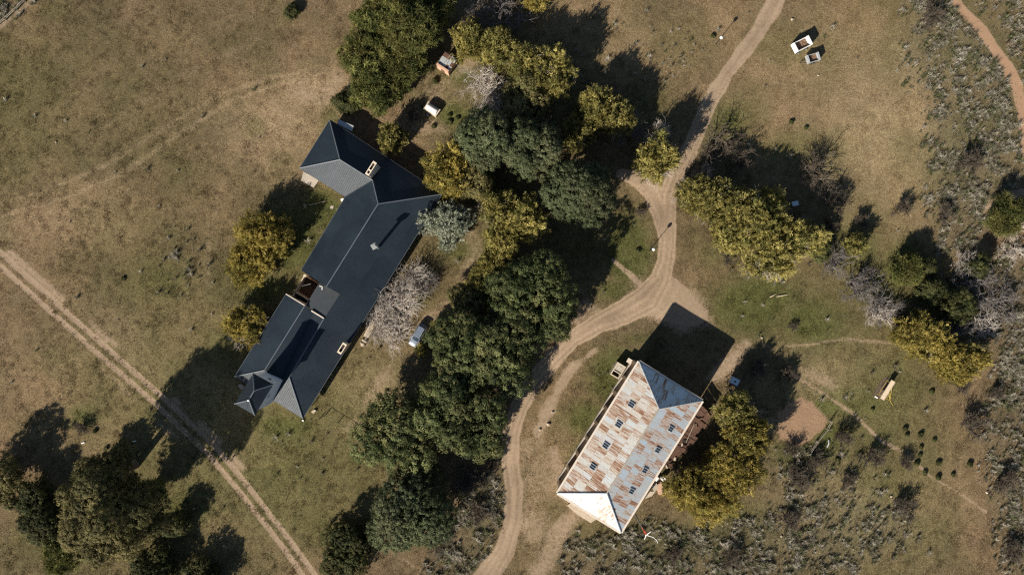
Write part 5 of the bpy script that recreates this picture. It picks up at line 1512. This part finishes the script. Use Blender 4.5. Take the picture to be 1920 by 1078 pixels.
# leafless plants
for a in [
 ('fan', 'pale', 'bare feathery shrub over the long roof edge, lowest of the row', 708, 605, 46, 5), ('fan', 'pale', 'bare feathery shrub in the middle of the row along the long roof', 738, 572, 52, 5.5), ('fan', 'pale', 'bare feathery shrub at the upper end of the row along the long roof', 772, 532, 42, 5),
 ('fan', 'pale', 'bare feathery shrub on the lawn side of the row, beside the parked car', 735, 622, 44, 3.5), ('fan', 'purple', 'greyish bare shrub below the silver tree', 800, 535, 28, 4), ('fan', 'pale', 'pale bare tree left of the soft green pair', 910, 165, 58, 6.5)]:
    bare(a[0], a[1], 'bare_tree', a[2], *a[3:], group='bare pale trees round the house')
for a in [
 ('wood', 'purple', 'grey bare tree at the top edge above the yellow trees', 950, 18, 56, 7), ('wood', 'purple', 'grey bare tree behind the brick hut', 900, 35, 46, 6.5), ('wood', 'purple', 'grey bare tree in the tangle by the upper driveway', 1180, 238, 44, 7), ('wood', 'pale', 'pale bare tree on top of the yellowing tree by the driveway', 1240, 256, 40, 8),
 ('wood', 'pale', 'pale bare tree in front of the tangle above the round green tree', 1150, 213, 40, 8.5), ('wood', 'brown', 'dark bare tree right of the driveway above the hedge', 1350, 272, 56, 6), ('wood', 'pale', 'pale bare tree at the driveway end of the golden hedge', 1322, 328, 28, 7.5), ('wood', 'brown', 'dark bare tree in the shade behind the hedge', 1395, 300, 40, 6),
 ('wood', 'brown', 'brown bare tree at the outer end of the hedge shadow', 1542, 322, 54, 6), ('wood', 'brown', 'brown bare tree lower in the hedge shadow', 1565, 372, 48, 5.5), ('wood', 'pale', 'pale bare tree over the right side of the barn trees', 1432, 800, 44, 9)]:
    bare(a[0], a[1], 'bare_tree', a[2], *a[3:], group='bare trees in the shade of the yellow trees')
for a in [
 ('wood', 'purple', 'grey bare tree at the hedge end of the grey thicket', 1576, 495, 48, 5), ('wood', 'purple', 'widest grey bare tree of the grey thicket', 1615, 535, 62, 5.5), ('wood', 'purple', 'grey bare tree at the lower end of the grey thicket', 1668, 572, 52, 5), ('wood', 'pale', 'pale grey bare tree low in the grey thicket', 1650, 592, 46, 4),
 ('wood', 'purple', 'grey bare tree behind the golden trees of the right thicket', 1800, 605, 52, 5.5), ('wood', 'purple', 'grey bare tree in the centre of the right thicket', 1838, 540, 60, 6), ('wood', 'pale', 'pale bare tree high in the right thicket', 1822, 500, 40, 5), ('wood', 'purple', 'grey bare tree at the right edge of the right thicket', 1885, 570, 52, 5),
 ('wood', 'pale', 'pale bare tree between the golden trees and the right edge', 1850, 600, 46, 5), ('wood', 'purple', 'grey bare tree on the golden tree in the right thicket', 1760, 620, 32, 7)]:
    bare(a[0], a[1], 'bare_tree', a[2], *a[3:], group='bare grey trees of the right thickets')
bare('wood', 'white', 'dead_tree', 'bleached white dead tree at the right edge', 1905, 432, 36, 4, group='bleached dead trees')
bare('wood', 'white', 'dead_tree', 'fallen bleached dead tree below the other at the right edge', 1902, 475, 34, 3, group='bleached dead trees')
BS = 'leafless brown shrubs on the rough ground'
for a in [
 ('leafless shrub beside the footpath on the lower right pasture', 1640, 858, 34, 4), ('leafless shrub where the footpath bends, lower right', 1700, 872, 24, 3.2), ('leafless dark shrub south of the soil plot, left', 1500, 905, 40, 4), ('leafless shrub in the open right of the bunch grass', 1700, 955, 38, 4),
 ('leafless shrub on the right side below the golden trees', 1828, 800, 42, 4.5), ('leafless shrub under the last golden tree', 1805, 722, 28, 3.2), ('leafless shrub against the right bunch grass, upper', 1870, 738, 24, 3), ('leafless shrub against the right bunch grass, lower', 1885, 905, 36, 4),
 ('leafless shrub right of the rail fence', 1585, 818, 28, 4.5), ('leafless shrub below the rail fence', 1535, 868, 32, 3.5), ('leafless shrub left of the rail fence foot', 1490, 845, 26, 3), ('leafless shrub between the fence and the open grass', 1590, 905, 26, 3),
 ('leafless shrub near the bottom edge right of the barn', 1372, 1050, 34, 4), ('leafless low shrub below the barn trees', 1262, 1040, 28, 3), ('leafless shrub at the bottom edge under the bunch grass', 1480, 975, 34, 3.5),
 ('leafless shrub in the scrub right of the rounded green tree', 880, 905, 44, 4.5), ('leafless shrub low in the scrub beside the driveway', 900, 965, 40, 4), ('leafless shrub at the driveway bend above the scrub', 925, 870, 30, 4), ('leafless shrub under the rounded green tree', 815, 1015, 40, 3.5),
 ('leafless shrub alone on the slope below the hedge shadow', 1695, 390, 28, 4), ('leafless shrub left of the lone slope shrub', 1618, 415, 24, 3.5), ('small leafless shrub under the hedge end', 1560, 420, 22, 3.5), ('brown leafless shrub in the pale bunch grass, upper right', 1830, 300, 42, 5),
 ('brown leafless shrub at the top edge beside the red road', 1755, 25, 40, 4), ('leafless shrub between the bunch grass and the thicket', 1775, 400, 30, 3.5), ('leafless shrub above the scrap planks, lower left', 150, 800, 22, 2.5), ('leafless shrub at the right bottom corner', 1905, 1040, 36, 4),
 ('leafless shrub on the lawn below the golden hedge', 1365, 485, 18, 1.8), ('leafless shrub above the barn tank, in the shade', 1420, 690, 30, 4), ('small leafless shrub on the grass right of the barn shadow', 1490, 612, 16, 1.6), ('leafless shrub right of the tank shade', 1480, 700, 26, 4.2),
 ('leafless shrub at the edge of the loop garden', 1200, 395, 16, 2.0), ('leafless shrub in the yard beside the oven', 770, 215, 20, 3), ('leafless low shrub on the lawn by the dark trees', 1130, 410, 18, 1.6)]:
    bare('shrub', 'brown', 'bare_shrub', a[0], *a[1:], cat='shrub', group=BS)
# small dark cushion plants
CP = 'small dark cushion plants on the pasture'
for a in [('on the slope, upper of the left pair', 1697, 803, 6, .9), ('on the slope, lower of the left pair', 1701, 815, 5, .7), ('large, right of the left pair on the slope', 1726, 815, 7, 1.0), ('beside the footpath, top of the column of three', 1727, 839, 5, .8), ('beside the footpath, middle of the column of three', 1725, 853, 5, .8),
          ('beside the footpath, bottom of the column of three', 1719, 869, 7, 1.0), ('on the lower footpath', 1735, 886, 6, .9), ('right of the footpath, upper', 1760, 867, 7, 1.0), ('right of the footpath, lower', 1759.5, 894, 7, 1.0), ('farthest right of the footpath plants', 1787, 889, 5, .7), ('small, alone above the footpath plants', 1752, 824, 5, .7),
          ('alone between the footpath and the right shrubs', 1818, 870, 8, 1.0), ('below the plank chute', 1636, 767, 4, .6), ('at the end of the rail fence', 1571, 861, 6, 1.5), ('right of the plank chute', 1747, 734, 6, .7),
          ('beside the upper globe lamp', 1337, 68, 6, .8), ('on the lawn inside the driveway loop', 1197, 470, 6, .7), ('in the yard left of the oven', 793, 200, 6, .9), ('in the yard right of the oven, left', 843, 217, 5, .8), ('in the yard right of the oven, right', 858, 222, 5, .8),
          ('in the yard below the oven', 813, 237, 5, .8), ('in the yard right of the oven, lowest', 843, 230, 7, .9), ('in the yard between hut and oven', 816, 153, 8, 1.2), ('on the upper right pasture, left', 1484, 229, 6, .8), ('on the upper right pasture, right', 1511, 240, 5, .7),
          ('on the left pasture beside the tallest tree shadow', 178, 808, 5, .9), ('in the left pasture near the track', 232, 522, 5, .5), ('on the grass near the scrap planks', 200, 840, 5, .6), ('on the grass west of the dark roof', 576, 424, 6, .7)]:
    tree('shrub', 'cushion_plant', 'small dark cushion plant ' + a[0], a[1], a[2], a[3] * .5, a[4] * .32, cat='plant', group=CP)
